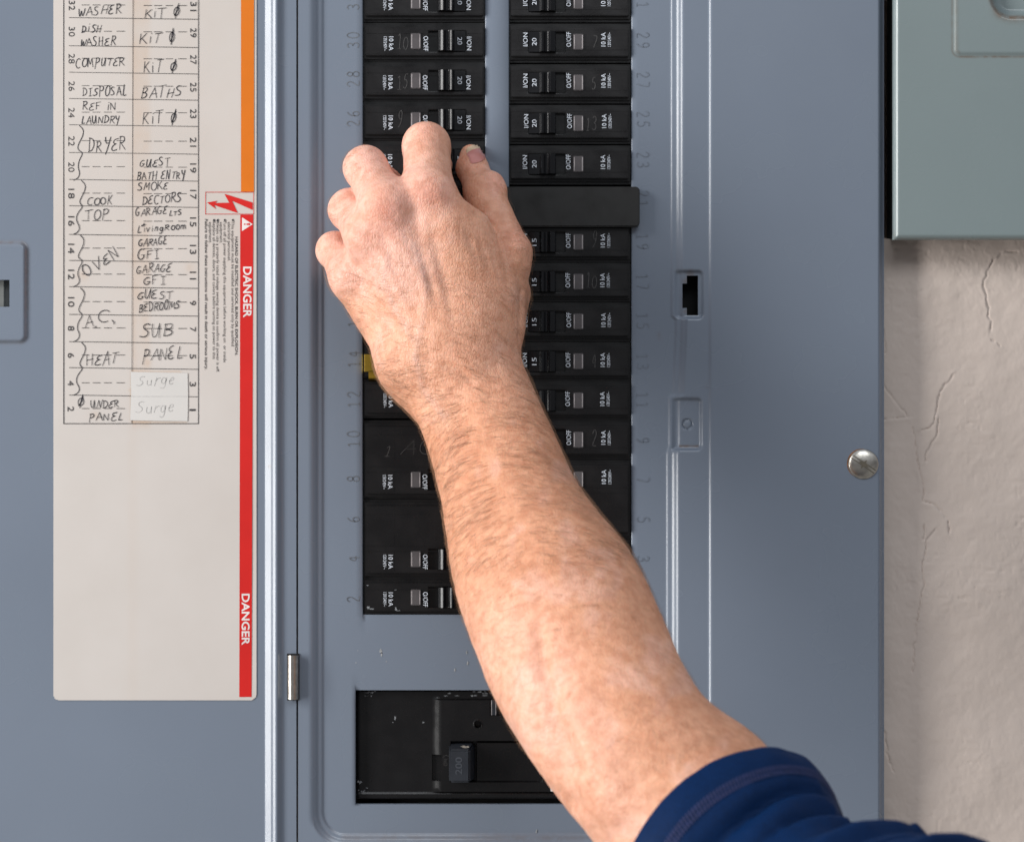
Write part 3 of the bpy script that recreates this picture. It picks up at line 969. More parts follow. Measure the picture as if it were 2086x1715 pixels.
hand_write(b, 'C,', 195, 236, 628, 655, HW, 1.6, rise=-2)
for y0, ym, y1 in ((255, 311, 368), (367, 420, 478), (478, 531, 585), (586, 641, 697), (697, 750, 806)):
    o = (y0 * 7) % 5 - 2
    b.ribbon(chaikin([(162 + o, y0), (171 + o, y0 + 9), (169 + o, y0 + 22), (159 + o, y0 + 40), (159 + o, ym - 6), (168, ym), (158 - o, ym + 14), (155 - o, ym + 28), (161, y1 - 16), (158, y1 - 6), (148, y1 - 1)], 3), 1.5, HW)
b.build('handwriting', M['pen'], door)
# taped note
b = MB()
b.poly([(265, 757), (381, 760), (382, 806), (381, 858), (300, 857), (264, 856), (266, 800)], DP + .12)
b.build('note_sticker', M['note'], door)
b = MB()
hand_write(b, 'Surge', 276, 356, 763, 786, DP + .22, 1.3, slant=.25, rise=4)
hand_write(b, 'Surge', 274, 355, 817, 842, DP + .22, 1.2, slant=.25, rise=3)
b.rect(266, 807.0, 381, 807.8, DP + .2)
b.build('pencil_writing', M['pencil'], door)

# ------------------------------------------------------------------ circuit breakers
GB = 'circuit breakers in the panel'
FD = -2.4     # level of a breaker's face
def breaker_parts(root, poles, rating, org):
    """left-column breaker drawn about (863, 0) px; two poles add a blank half above"""
    h0 = -40.0 if poles == 1 else -121.0
    ox, oy, oz = W(863, 857.5 if False else CY, 0)
    O = (ox, 0, 0)
    def yy(v): return CY + v
    b = MB()
    b.box(739, yy(h0), 987.5, yy(40), -20, -6.0)
    b.box(741, yy(h0 + 5.5), 986, yy(35.5), -6.0, -4.6)
    b.build('body', M['black'], root, bevel=.25, origin=O)
    # raised face with an opening for the toggle
    f = MB()
    xs = [744, 872.5, 949, 984]
    t0, t1 = (-29.0 if poles == 1 else -108.0), 29.0
    ys = [t0, -21.5, 21.5, t1]
    idx = {}
    vs, fs = [], []
    def vid(i, j, d):
        if (i, j, d) not in idx:
            idx[(i, j, d)] = len(vs)
            vs.append(W(xs[i], yy(ys[j]), d))
        return idx[(i, j, d)]
    for i in range(3):
        for j in range(3):
            if (i, j) == (1, 1):
                continue
            fs.append((vid(i, j, FD), vid(i + 1, j, FD), vid(i + 1, j + 1, FD), vid(i, j + 1, FD)))
    ring = [(0, 0), (1, 0), (2, 0), (3, 0), (3, 1), (3, 2), (3, 3), (2, 3), (1, 3), (0, 3), (0, 2), (0, 1)]
    inner = [(1, 1), (2, 1), (2, 2), (1, 2)]
    for loop in (ring, inner):
        for a, c in zip(loop, loop[1:] + loop[:1]):
            fs.append((vid(*a, FD), vid(*c, FD), vid(*c, -4.5), vid(*a, -4.5)))
    f.add(vs, fs)
    fo = f.build('face', M['black_face'], root, bevel=.3, origin=O)
    f = MB()   # thin moulded ridges and the slightly greyer end
    f.box(745, yy(-16.6), 983, yy(-15.4), FD - .1, FD + .16)
    f.box(745, yy(24.6), 983, yy(25.6), FD - .1, FD + .12)
    f.box(746, yy(-15), 800 if poles == 1 else 803, yy(24.3), FD - .1, FD + .07)
    if poles == 2:
        f.box(745, yy(-27), 983, yy(-26), FD - .1, FD + .15)
        f.box(745, yy(-92), 983, yy(-91), FD - .1, FD + .15)
        f.box(746, yy(-90), 803, yy(-28), FD - .1, FD + .07)
    f.build('moulding', M['black_face'], root, bevel=.05, origin=O)
    # toggle: curved rocker with a rated pad
    t = MB()
    prof = [(892.5, -8), (892.5, -.5), (893.2, .15), (896, .75), (899, 1.25), (902, 1.7), (904, 1.85), (905.5, 1.5), (907, .6), (909.5, .1), (912, .05), (914.5, .4), (917, .9), (920, 1.45), (922, 1.5), (923.5, .7),
            (924.5, -1.0), (926, -1.4), (936, -1.55), (948, -1.9), (948, -8)]
    t.extrude(prof, yy(-20.3), yy(20.3))
    tg = t.build('toggle', M['toggle'], root, smooth=True, origin=O)
    t = MB()
    put_text(t, rating, 936.5, yy(0), 15.5, 9.2, 90, -1.45, 0, .0)
    t.build('rating_number', M['letter'], tg, origin=O)
    # trip window
    w = MB()
    w.box(836, yy(-16), 857.2, yy(16.5), FD - .5, FD + .75)
    for xe in (837.6, 854.0):
        w.rect(xe, yy(-13.5), xe + 1.7, yy(14), FD + .80, 1)  # pale strips paint the glints at the window's sides
    w.build('trip_window', [M['window'], M['edge_glint']], root, bevel=.3, origin=O)
    l = MB()
    put_text(l, '10 kA', 795.3, yy(4), 28.5, 9.2, 90, FD + .24, 0, .006)
    put_text(l, '120/240V~', 783.3, yy(4), 29, 6.6, 90, FD + .24, 0, .0)
    put_text(l, 'O/OFF', 866, yy(4), 30, 9.5, 90, FD + .24)
    put_text(l, 'I/ON', 954.5, yy(4), 27.5, 9.2, 90, FD + .24)
    l.build('lettering', M['letter'], root, origin=O)
    return root

def copy_tree(o, parent=None):
    c = o.copy()
    COL.objects.link(c)
    if parent is not None:
        c.parent = parent
    for ch in list(o.children):
        copy_tree(ch, c)
    return c

def proto(poles, rating):
    r = empty('circuit_breaker', (0, 0, 0), 'black breaker', 'circuit breaker', GB)
    return breaker_parts(r, poles, rating, None)
PR = {(1, '20'): proto(1, '20'), (1, '15'): proto(1, '15'), (2, '30'): proto(2, '30')}
used = set()
def place_breaker(key, px, py, right, label, seed):
    src = PR[key]
    if key in used:
        o = copy_tree(src)
    else:
        o = src
        used.add(key)
    rng = random.Random(seed)
    x, _, z = W(px, py)
    for ch in o.children:
        if ch.name.startswith('lettering'):
            ch.location.x += rng.uniform(-1.6, 1.6) * S
            ch.location.z += rng.uniform(-1.0, 1.0) * S
    o.location = (x, rng.uniform(-.2, .2) * .001, z)
    o.rotation_euler = (0, R(180) if right else 0, 0)
    o['label'] = label
    o['group'] = GB
    return o
LC = {'32': 1.5, '30': 83, '28': 163.5, '26': 244, '24': 325, '22': 406, '20': 487, '18': 568, '16': 649, '14': 731, '12': 812, '2': 1217}
RC = {'31': 2, '29': 85, '27': 168, '25': 251, '23': 334, '19': 493, '17': 574, '15': 655, '13': 736, '11': 816, '9': 896, '3': 1139, '1': 1217}
# (written note in faint pencil on the face)
NOTE = {'30': '10', '28': '15', '26': '9', '31': '4', '29': '7', '27': '5', '25': '13', '23': '8', '19': '9', '17': '10', '13': '4', '9': '2', '32': '1'}
hid = {'22': 'hidden behind the ring finger', '20': 'hidden behind the knuckles', '18': 'hidden behind the back of the hand', '16': 'hidden behind the wrist'}
prev = None
for k, y in LC.items():
    lab = 'black 20 amp breaker in the left column beside stamped number ' + k
    if k == '24': lab = 'black breaker beside stamped number 24, gripped by the fingers and thumb'
    elif k == '32': lab = 'black 20 amp breaker cut by the top edge at upper left'
    elif k in hid: lab = 'black breaker at position ' + k + ' in the left column, ' + hid[k]
    elif k == '14': lab = 'black breaker under the brass clip beside stamped number 14'
    elif k == '12': lab = 'black breaker just below the brass clip beside stamped number 12'
    elif k == '2': lab = 'scuffed lowest black breaker of the left column beside stamped number 2'
    place_breaker((1, '20'), 863, y, False, lab, k)
for k, y in RC.items():
    rt = '20' if int(k) >= 23 else '15'
    lab = 'black %s amp breaker in the right column beside stamped number %s' % (rt, k)
    if k == '31': lab = 'black 20 amp breaker cut by the top edge at upper right'
    if k in ('3', '1'): lab = 'black breaker of the right column at position %s behind the forearm' % k
    if k == '23': lab = 'black 20 amp breaker right above the wide blank cover bar, beside 23'
    place_breaker((1, rt), 1012.5 * 2 - 863, y, True, lab, k)
# two-pole breakers
place_breaker((2, '30'), 863, 977, False, 'double black breaker spanning numbers 10 and 8 with faint pencil scribble', 'a')
place_breaker((2, '30'), 863, 1139, False, 'double black breaker spanning numbers 6 and 4, blank upper half', 'b')
place_breaker((2, '30'), 1162, 977, True, 'double black breaker in the right column spanning numbers 7 and 5', 'c')
for o in [q for q in list(bpy.data.objects) if q.type == 'EMPTY' and q.name.startswith('circuit_breaker')]:
    lab = o['label']
    num = None
    for k in NOTE:
        if lab.endswith('number ' + k):
            num = k
    if 'pencil scribble' in lab: num = 'AC'
    if num:
        b = MB()
        if num == 'AC':
            hand_write(b, 'AC', 815, 885, CY - 85, CY - 52, FD + .2, 1.3, slant=.3)
            hand_write(b, '1', 780, 800, CY - 72, CY - 48, FD + .2, 1.3, slant=.3)
        else:
            hand_write(b, NOTE[num], 808, 808 + 12 * len(NOTE[num]), CY - 13, CY + 17, FD + .22, 1.3, slant=.25, rot=180 if o.rotation_euler[1] else 0)
        b.build('pencil_note', M['scribble'], o, origin=(W(863, CY)[0], 0, 0))

# scuffs on the lowest left breaker
b = MB()
rng = random.Random(3)
def flake(mb, x, y, rx, ry, d, n=9):
    mb.poly([(x + rx * rng.uniform(.4, 1) * math.cos(2 * math.pi * i / n), y + ry * rng.uniform(.3, 1) * math.sin(2 * math.pi * i / n)) for i in range(n)], d)
low = [o for o in bpy.data.objects if o.type == 'EMPTY' and str(o.get('label', '')).startswith('scuffed lowest')][0]
for (x, y, rx, ry) in ((750, 21, 4, 5), (757, 24, 6, 2), (748, -24, 3, 1.2), (806, 24, 3, 5), (812, 27, 5, 2), (805, -15, 4, 1)):
    flake(b, x, CY + y, rx, ry, FD + .13)
b.build('paint_scuff', M['scuff'], low, origin=(W(863, CY)[0], 0, 0))

# blank cover bar at position 21
b = MB()
n = 6
def rrect(x0, y0, x1, y1, r):
    out = []
    for cx, cy, a0 in ((x1 - r, y0 + r, -90), (x1 - r, y1 - r, 0), (x0 + r, y1 - r, 90), (x0 + r, y0 + r, 180)):
        out += [(cx + r * math.cos(R(a0 + 90 * i / n)), cy + r * math.sin(R(a0 + 90 * i / n))) for i in range(n + 1)]
    return out
def slab(mb, pts, d0, d1, mi=0):
    k = len(pts)
    vs = [W(x, y, d0) for x, y in pts] + [W(x, y, d1) for x, y in pts]
    mb.add(vs, [tuple(range(k)), tuple(range(k, 2 * k))[::-1]] + [(i, (i + 1) % k, k + (i + 1) % k, k + i) for i in range(k)], mi)
slab(b, rrect(1024, 381, 1303, 462.5, 9), -6.5, 1.2)
bar = b.build('blank_cover', M['bar'], None, bevel=.5)
tag(bar, 'wide matte black blank cover bar across position 21, wider than the breakers', 'cover')

# brass clip on breaker 14
clip = empty('brass_clip', (0, 0, 0), 'shiny brass clip half hidden by the wrist beside stamped number 14', 'clip')
b = MB()
b.extrude([(741, -5), (741, -.2), (742.5, .9), (745, 1.1), (860, 1.1), (860, .3), (747, .3), (745, -5)], 722, 757)
b.build('clip_strap', M['brass'], clip, smooth=True)
b = MB()
pr = [(757 - .0, .0)]
vs, fs = [], []
pf = [(756, 1.1), (761, 1.1), (766, .9), (770, .2), (773, -.8), (776, -2.2), (777, -4.5)]
for y, d in pf:
    vs += [W(751, y, d), W(860, y, d)]
fs = [(2 * i, 2 * i + 1, 2 * i + 3, 2 * i + 2) for i in range(len(pf) - 1)]
b.add(vs, fs)
b.build('clip_lip', M['brass'], clip, smooth=True)

# ------------------------------------------------------------------ main breaker
mainb = empty('main_breaker', (0, 0, 0), 'large black main breaker at the bottom of the panel, its lever marked 200', 'main breaker')
b = MB()
b.box(725.5, 1411, 1299, 1630, -25, -14.5)
b.build('body', M['black'], mainb, bevel=.4)
def main_fn(X, Y):
    D = np.full(X.shape, -8.15)
    lx_ = np.clip((X - 880) / 18, 0, 1) * (X < 1150) * np.clip((1130 - X) / 3, 0, 1)
    pl = np.clip((Y - 1426) / 3, 0, 1) * np.clip((1619 - Y) / 3, 0, 1)
    notch = (X < 899) * sstep(1541, 1543, Y) * sstep(1594, 1592, Y)
    D += 1.7 * lx_ * pl * (1 - notch) - 1.2 * notch * (X > 879)
    D += .55 * np.clip((Y - 1618.5) / 2.5, 0, 1)                       # raised lower border
    sl = np.clip((X - 917) / 1.5, 0, 1) * np.clip((1106 - X) / 2, 0, 1) * np.clip((Y - 1512) / 1.5, 0, 1) * np.clip((1597 - Y) / 2.5, 0, 1)
    D -= 5.2 * sl
    D += 3.6 * sl * sstep(969, 971, X) * sstep(1514, 1516, Y)          # sliding shutter
    h = np.hypot(X - 973, Y - 1478)
    D -= 4.0 * sstep(7.5, 6.3, h)
    D += .25 * np.exp(-((h - 8.3) / 1.2) ** 2)
    tb = (X > 999) * (Y < 1459) * (Y > 1428)
    D -= .9 * sstep(998, 1001, X) * sstep(1460.5, 1458.5, Y) * sstep(1427, 1430, Y) * (X < 1036)
    D += 1.2 * sstep(999.5, 1001.5, X) * sstep(1011.5, 1009.5, X) * sstep(1460, 1458, Y) * sstep(1427, 1430, Y)
    # broken outer edges
    D -= .5 * np.clip(1 - (X - 724.5) / 3, 0, 1) + .5 * np.clip(1 - (Y - 1409) / 3, 0, 1) + .5 * np.clip(1 - (1632 - Y) / 3, 0, 1)
    return D
heightfield('cover_plate', lines(724.5, 726, 727.5, (735, 876, 20), 879, 880, 886, 892, 898, 899, (904, 914, 5), 916, 917, 918.5, (925, 960, 10), (962, 985, 1.0), (988, 996, 4), (997, 1014, .8), (1020, 1100, 14), 1104, 1106, 1107, 1120, 1127, 1130, 1131, (1140, 1300, 40), 1300),
            lines(1409, 1410.5, 1412, (1414, 1424, 5), 1426, 1427.5, 1429, 1431, (1436, 1456, 8), (1457, 1462, .8), (1464, 1468, 2), (1468, 1488, 1.0), (1492, 1510, 8), 1511, 1512, 1513.5, 1515, 1517, (1525, 1538, 8), 1540.5, 1543.5, (1550, 1590, 10), 1591.5, 1594.5, 1597, 1598, (1602, 1614, 6), 1616, 1619, 1621, 1623, 1629, 1630.5, 1632),
            main_fn, M['black_main'], mainb, None, 1.0)
b = MB()
b.box(1001, 1428.5, 1010, 1459, -7.4, -6.1, 0)
b.rect(1000.6, 1428.5, 1001.9, 1459, -6.04, 1)
b.rect(1009.2, 1428.5, 1010.4, 1459, -6.04, 1)  # bright edge lines of the tab painted as pale strips
b.build('status_tab', [M['slate'], M['edge_glint']], mainb)
b = MB()
b.rect(1122, 1601, 1130, 1615, -6.2)  # plain white rectangle near the plate's lower right corner
b.build('white_corner', M['white_print'], mainb)
b = MB()
vs = []
lev = MB()
base, topf = (913, 1517, 968, 1594), (916, 1523, 958, 1590)
c = [W(base[0], base[3], -12), W(base[2], base[3], -12), W(base[2], base[1], -12), W(base[0], base[1], -12),
     W(topf[0], topf[3], 5.5), W(topf[2], topf[3], 5.5), W(topf[2], topf[1], 5.5), W(topf[0], topf[1], 5.5)]
lev.add(c, [(3, 2, 1, 0), (4, 5, 6, 7), (0, 1, 5, 4), (1, 2, 6, 5), (2, 3, 7, 6), (3, 0, 4, 7)])
lv = lev.build('lever', M['slate'], mainb, bevel=.9)
b = MB()
put_text(b, '200', 935, 1556, 35, 14, -90, 5.62, 0, .01)
b.build('rating_number', plain('moulded_digits', (.055, .062, .075), .4), lv)
b = MB()
put_text(b, 'ON', 907, 1556, 14, 8, -90, -6.25)
b.ribbon([(901, 1546), (907, 1541), (914, 1543)], 1.0, -6.25)
b.build('lettering', M['scribble'], mainb)
b = MB()
rng = random.Random(11)
for i in range(26):
    flake(b, rng.choice([rng.uniform(906, 1000), rng.uniform(735, 765), rng.uniform(940, 1000)]), rng.uniform(1410.5, 1421), rng.uniform(2, 8), rng.uniform(.5, 2.4), -8.0)
for i in range(14):
    flake(b, 728 + rng.random() ** 2 * 24, 1629 - rng.random() ** 2 * 38, rng.uniform(1, 4), rng.uniform(1, 4), -8.1)
for (x, y, rx, ry) in ((803, 1466, 3, 6), (799, 1475, 2, 1.2), (861, 1475, 4, 2), (985, 1420, 5, 2), (918, 1619, 3, 1.5), (1098, 1614, 2, 1)):
    flake(b, x, y, rx, ry, -8.1)
b.build('paint_scuff', M['scuff'], mainb)
b = MB()
flake(b, 948, 1518, 12, 4, 5.0)
b.build('dust', plain('dust', (.22, .20, .17), .9, var=.4, scale=900), mainb)

# ------------------------------------------------------------------ green meter box at upper right
gbox = empty('meter_box', W(2050, 300, 0), 'grey green metal box with dirty embossed lid at the upper right corner', 'metal box')
gl = Vector(gbox.location)
GD = 9.0
LIDR = slope_profile([(-10, -7.5, 12), (-7.5, -3.0, 39), (-3.0, 1, 62)], -14, 3, .6)
def gbox_fn(X, Y):
    D = np.full(X.shape, GD)
    e = rbox(X, Y, 1816, -500, 2700, 490.5, 7)
    D -= LIDR(e)
    p = rbox(X, Y, 1934, -500, 2700, 121, 14)
    D += .9 * sstep(0, -9, p)
    w2 = rbox(X, Y, 2008, -500, 2700, 46, 46)
    D -= 5.0 * sstep(2, -22, w2)
    D += .12 * vnoise(X / 150, Y / 150, 51)
    return D
def gbox_dirt_tone(X, Y):
    p = rbox(X, Y, 1934, -500, 2700, 121, 14)
    w2 = rbox(X, Y, 2008, -500, 2700, 46, 46)
    a = .75 * np.exp(-((p - 1.0) / 2.2) ** 2) * np.where(X < 1945, .55, 1.0)
    a += .35 * np.exp(-((p + 7) / 4.0) ** 2) * (X < 1950)
    a += .9 * np.exp(-((w2 + 3) / 5.0) ** 2) + .45 * np.exp(-(np.maximum(w2, 0) / 9.0) ** 2) * (w2 > -3) * sstep(10, 40, Y + (X - 2040) * .3)
    a += .3 * np.exp(-((rbox(X, Y, 1816, -500, 2700, 490.5, 7) + 1.0) / 1.6) ** 2) * (Y > 470)  # thin darker line along the lid's bottom edge
    return np.clip(a, 0, 1)
lid = heightfield('lid', lines(1816, (1816.5, 1836, .8), (1838, 1925, 12), (1925, 1955, 1.8), (1958, 2000, 8), (2000, 2140, 2.6), (2150, 2500, 40)),
                  lines((-170, -10, 40), (-10, 62, 2.2), (62, 108, 8), (108, 132, 1.6), (135, 470, 24), (470, 490, 1.4), 490.5), gbox_fn, M['green'], gbox, None, 4.0, gbox_dirt_tone)
lid.matrix_parent_inverse = gbox.matrix_world.inverted() if False else lid.matrix_parent_inverse
b = MB()
b.box(1822, -170, 2500, 483, -24, 1.5)
gb = b.build('case', plain('shaded_green_case', (.05, .06, .06), .6), gbox)  # coloured darker than the lid, painting shade into the gap beside it
for q in (lid, gb):
    q.location = (-gl.x, -gl.y, -gl.z)

# ------------------------------------------------------------------ person: hand and arm as one surface (distances in mm)
def Q(px, py, d):
    return np.array(P(px, py, d)) * 1000.0
def pxmm(r, d):
    return r * S * 1000 * (DC - d * .001) / DC

def cone(p, a, b, ra, rb):
    ba = b - a
    t = np.clip(((p - a) @ ba) / (ba @ ba), 0, 1)
    return np.linalg.norm(p - a - t[:, None] * ba, axis=1) - (ra + (rb - ra) * t)
def smin(a, b, k):
    h = np.clip(.5 + .5 * (b - a) / k, 0, 1)
    return b + (a - b) * h - k * h * (1 - h)
def ell(p, c, ax, r):
    """ellipsoid with axes rows ax, radii r"""
    q = (p - c) @ ax.T
    k0 = np.linalg.norm(q / r, axis=1)
    k1 = np.linalg.norm(q / (r * r), axis=1) + 1e-9
    return k0 * (k0 - 1) / k1

# forearm stations: left outline px, width px along the perpendicular, depth of axis, thickness ratio
ST = [(781, 770, 280, 58, .62), (832, 834, 250, 61, .68), (865, 890, 243, 66, .72), (904, 1030, 266, 84, .80), (918, 1117, 292, 97, .83), (935, 1226, 343, 114, .84),
      (961, 1305, 372, 127, .84), (1003, 1413, 381, 145, .85), (1042, 1484, 372, 157, .87), (1100, 1570, 362, 172, .90), (1165, 1652, 345, 186, .9), (1240, 1740, 320, 196, .9)]
pv = np.array([.902, -.43])
cen, hw, th = [], [], []
for (lx_, ly_, w_, d_, t_) in ST:
    c2 = np.array([lx_, ly_]) + pv * w_ / 2
    cen.append(Q(c2[0], c2[1], d_))
    hw.append(pxmm(w_ / 2, d_))
    th.append(pxmm(w_ / 2, d_) * t_)
cen, hw, th = np.array(cen), np.array(hw), np.array(th)
def resample(A, n):
    A = np.asarray(A, float)
    m = len(A)
    ts = np.linspace(0, m - 1, n)
    i = np.clip(ts.astype(int), 0, m - 2)
    f = ts - i
    f = f[:, None] if A.ndim > 1 else f
    p0, p1, p2, p3 = A[np.maximum(i - 1, 0)], A[i], A[i + 1], A[np.minimum(i + 2, m - 1)]
    return .5 * (2 * p1 + (p2 - p0) * f + (2 * p0 - 5 * p1 + 4 * p2 - p3) * f ** 2 + (3 * p1 - p0 - 3 * p2 + p3) * f ** 3)
NF = 40
cen, hw, th = resample(cen, NF), resample(hw, NF), resample(th, NF)
U0 = np.array([.902, 0, .43])
def forearm(p):
    best = np.full(len(p), 1e9)
    for i in range(NF - 1):
        a, b_ = cen[i], cen[i + 1]
        ax = b_ - a
        L = np.linalg.norm(ax)
        ax = ax / L
        u = U0 - ax * (U0 @ ax)
        u /= np.linalg.norm(u)
        v = np.cross(ax, u)
        rel = p - a
        t = np.clip((rel @ ax) / L, 0, 1)
        A = hw[i] + (hw[i + 1] - hw[i]) * t
        B = th[i] + (th[i + 1] - th[i]) * t
        q = rel - (t * L)[:, None] * ax
        qu, qv, qa = q @ u, q @ v, q @ ax
        k0 = np.sqrt((qu / A) ** 2 + (qv / B) ** 2 + (qa / B) ** 2)
        k1 = np.sqrt((qu / A ** 2) ** 2 + (qv / B ** 2) ** 2 + (qa / B ** 2) ** 2) + 1e-6
        best = np.minimum(best, k0 * (k0 - 1) / k1)
    return best

# fingers: knuckle, middle joint, end joint, tip  (px, px, mm in front) and radii mm
FING = {
 'index':  ([(872, 398, 62), (869, 299, 37), (874, 318, 12), (892, 338, 4)], [11.8, 10.9, 9.0, 7.0]),
 'middle': ([(790, 426, 65), (745, 343, 41), (778, 378, 17), (820, 396, 6)], [11.6, 9.9, 8.8, 7.2]),
 'ring':   ([(756, 482, 60), (713, 428, 35), (748, 458, 13), (792, 478, 5)], [11.0, 9.7, 8.3, 7.0]),
 'little': ([(720, 566, 48), (682, 510, 27), (716, 530, 9), (752, 545, 2)], [9.8, 8.4, 7.4, 6.2]),
}
THUMB = ([(1003, 655, 50), (1031, 520, 49), (985, 394, 31), (962, 342, 20), (959, 318, 15)], [14.5, 11.2, 9.2, 7.0, 5.4])
MCBASE = {'index': (972, 720, 62), 'middle': (925, 730, 65), 'ring': (880, 740, 62), 'little': (842, 752, 55)}
MCR = {'index': 11.0, 'middle': 11.5, 'ring': 11.0, 'little': 10.0}

def hand(p):
    palm = np.full(len(p), 1e9)
    first = True
    for n, (jt, rr) in FING.items():
        k = Q(*jt[0])
        bq = Q(*MCBASE[n])
        c = cone(p, bq, k, MCR[n], rr[0] - .6)
        low = np.array([0, 11.0, 0])
        c = smin(c, cone(p, bq + low, k + low * .9, 12, 10.5), 6)
        palm = c if first else smin(palm, c, 11)
        first = False
    # thumb side: metacarpal, thenar mass and the web
    tj = [Q(*j) for j in THUMB[0]]
    tr = THUMB[1]
    th_ = cone(p, tj[0], tj[1], tr[0], tr[1])
    th_ = smin(th_, cone(p, tj[1], tj[2], tr[1], tr[2]), 3.5)
    th_ = smin(th_, cone(p, tj[2], tj[3], tr[2] - .6, tr[3]), 2.5)
    th_ = smin(th_, cone(p, tj[3], tj[4], tr[3], tr[4]), 3)
    th_ = smin(th_, cone(p, Q(1004, 374, 31), Q(1008, 386, 33), 5.0, 5.2), 4)   # joint bump
    th_ = smin(th_, cone(p, Q(1040, 512, 54), Q(1038, 535, 54), 8.6, 8.8), 4)
    th_ = smin(th_, cone(p, Q(1034, 600, 38), Q(1026, 645, 40), 10.6, 9.6), 6)
    # muscle between thumb and index bone, its edge standing proud of the thumb
    fd = cone(p, Q(915, 455, 63), Q(985, 640, 58), 11.0, 13.0)
    fd = smin(fd, cone(p, Q(962, 468, 61), Q(1004, 585, 57), 8.6, 11.8), 8)
    palm = smin(palm, fd, 9)
    for n, up, r in (('index', 3.2, 9.3), ('middle', 2.9, 9.2), ('ring', 2.2, 8.6), ('little', 1.8, 7.4)):
        k = Q(*FING[n][0][0]) + np.array([0, -up, 0])
        palm = smin(palm, np.linalg.norm(p - k, axis=1) - r, 6.5)
    fall = np.full(len(p), 1e9)
    for n, (jt, rr) in FING.items():
        j = [Q(*q) for q in jt]
        f = cone(p, j[0], j[1], rr[0] - .9, rr[1] - .2)
        f = smin(f, cone(p, j[1], j[2], rr[1] - .1, rr[2]), 3.0)
        f = smin(f, cone(p, j[2], j[3], rr[2], rr[3]), 2.5)
        fall = smin(fall, f, .7)
    return np.minimum(smin(palm, fall, 6.0), smin(palm, th_, 2.2))

C0 = Q(1501, 1806, 205)
axd = np.array([.9 * math.cos(R(56)), -math.sin(R(56)), -.43 * math.cos(R(56))])
axd /= np.linalg.norm(axd)
fu = np.array([.43, 0, .9])
fu -= axd * (fu @ axd)
fu /= np.linalg.norm(fu)
fw = np.cross(axd, fu)
fw = fw if fw[1] < 0 else -fw
AX1 = [Q(1428, 1640, 180), C0 + 12 * axd + fu * 5 + fw * 5, C0 + 50 * axd - fw * 4]
def arm_sdf(p):
    d = forearm(p)
    up = smin(cone(p, AX1[0], AX1[1], 35.6, 35), cone(p, AX1[1], AX1[2], 32, 16), 5)
    d = smin(d, up, 15)
    # brachioradialis and extensor swellings along the outer side, ulna edge
    d = smin(d, hand(p), 14)
    # bony wrist heads
    d = smin(d, np.linalg.norm(p - Q(900, 845, 73), axis=1) - 8, 8)
    d = smin(d, np.linalg.norm(p - Q(1020, 790, 66), axis=1) - 9, 8)
    return d

# --- sparse surface nets
def surface_nets(fn, lo, hi, h):
    lo, hi = np.array(lo, float), np.array(hi, float)
    lev = 8
    n = np.ceil((hi - lo) / (h * lev)).astype(int)
    g = np.stack(np.meshgrid(*[np.arange(k) for k in n], indexing='ij'), -1).reshape(-1, 3) * lev
    while True:
        c = lo + (g + lev / 2) * h
        v = fn(c)
        g = g[np.abs(v) < lev * h * 1.25 + (1.0 if lev > 1 else .6)]
        if lev == 1:
            break
        lev //= 2
        off = np.stack(np.meshgrid([0, 1], [0, 1], [0, 1], indexing='ij'), -1).reshape(-1, 3) * lev
        g = (g[:, None, :] + off[None]).reshape(-1, 3)
    B = 4096
    key = lambda q: (q[:, 0].astype(np.int64) * B + q[:, 1]) * B + q[:, 2]
    corners = np.stack(np.meshgrid([0, 1], [0, 1], [0, 1], indexing='ij'), -1).reshape(-1, 3)
    ck = (g[:, None, :] + corners[None]).reshape(-1, 3)
    kk = key(ck)
    uk, first, inv = np.unique(kk, return_index=True, return_inverse=True)
    uv = np.concatenate([fn(lo + q * h) for q in np.array_split(ck[first], 8)])
    val = uv[inv].reshape(-1, 8)
    act = (val.min(1) < 0) & (val.max(1) >= 0)
    g, val = g[act], val[act]
    acc = np.zeros((len(g), 3))
    cnt = np.zeros(len(g))
    for a in range(8):
        for b_ in range(a + 1, 8):
            if np.abs(corners[a] - corners[b_]).sum() != 1:
                continue
            va, vb = val[:, a], val[:, b_]
            s = (va < 0) != (vb < 0)
            t = np.where(s, va / np.where(s, va - vb, 1), 0)
            acc += s[:, None] * (corners[a] + t[:, None] * (corners[b_] - corners[a]))
            cnt += s
    verts = lo + (g + acc / cnt[:, None]) * h
    gk = key(g)
    order = np.argsort(gk)
    sk = gk[order]
    faces = []
    for ax in range(3):
        a1, a2 = (ax + 1) % 3, (ax + 2) % 3
        e = np.zeros(3, int)
        e[ax] = 1
        ci = int(e[0] * 4 + e[1] * 2 + e[2])
        s = (val[:, 0] < 0) != (val[:, ci] < 0)
        q = g[s]
        inside = val[s, 0] < 0
        ids = []
        ok = np.ones(len(q), bool)
        for o1, o2 in ((0, 0), (-1, 0), (-1, -1), (0, -1)):
            r = q.copy()
            r[:, a1] += o1
            r[:, a2] += o2
            k = key(r)
            pos = np.clip(np.searchsorted(sk, k), 0, len(sk) - 1)
            ok &= sk[pos] == k
            ids.append(order[pos])
        F = np.stack(ids, 1)
        F = np.where(inside[:, None], F, F[:, ::-1])[ok]
        faces.append(F)
    return verts, np.concatenate(faces)

lo = [Q(600, 0, 0)[0] - 4, -265, Q(0, 1900, 100)[2]]
hi = [Q(1800, 0, 200)[0], 12, Q(0, 215, 30)[2]]
av, af = surface_nets(arm_sdf, lo, hi, 1.25)

def grad(fn, p, e=.35):
    g = np.stack([fn(p + np.eye(3)[k] * e) - fn(p - np.eye(3)[k] * e) for k in range(3)], 1)
    return g / (np.linalg.norm(g, axis=1, keepdims=True) + 1e-9)
nrm = grad(arm_sdf, av)
av = av - nrm * arm_sdf(av)[:, None]
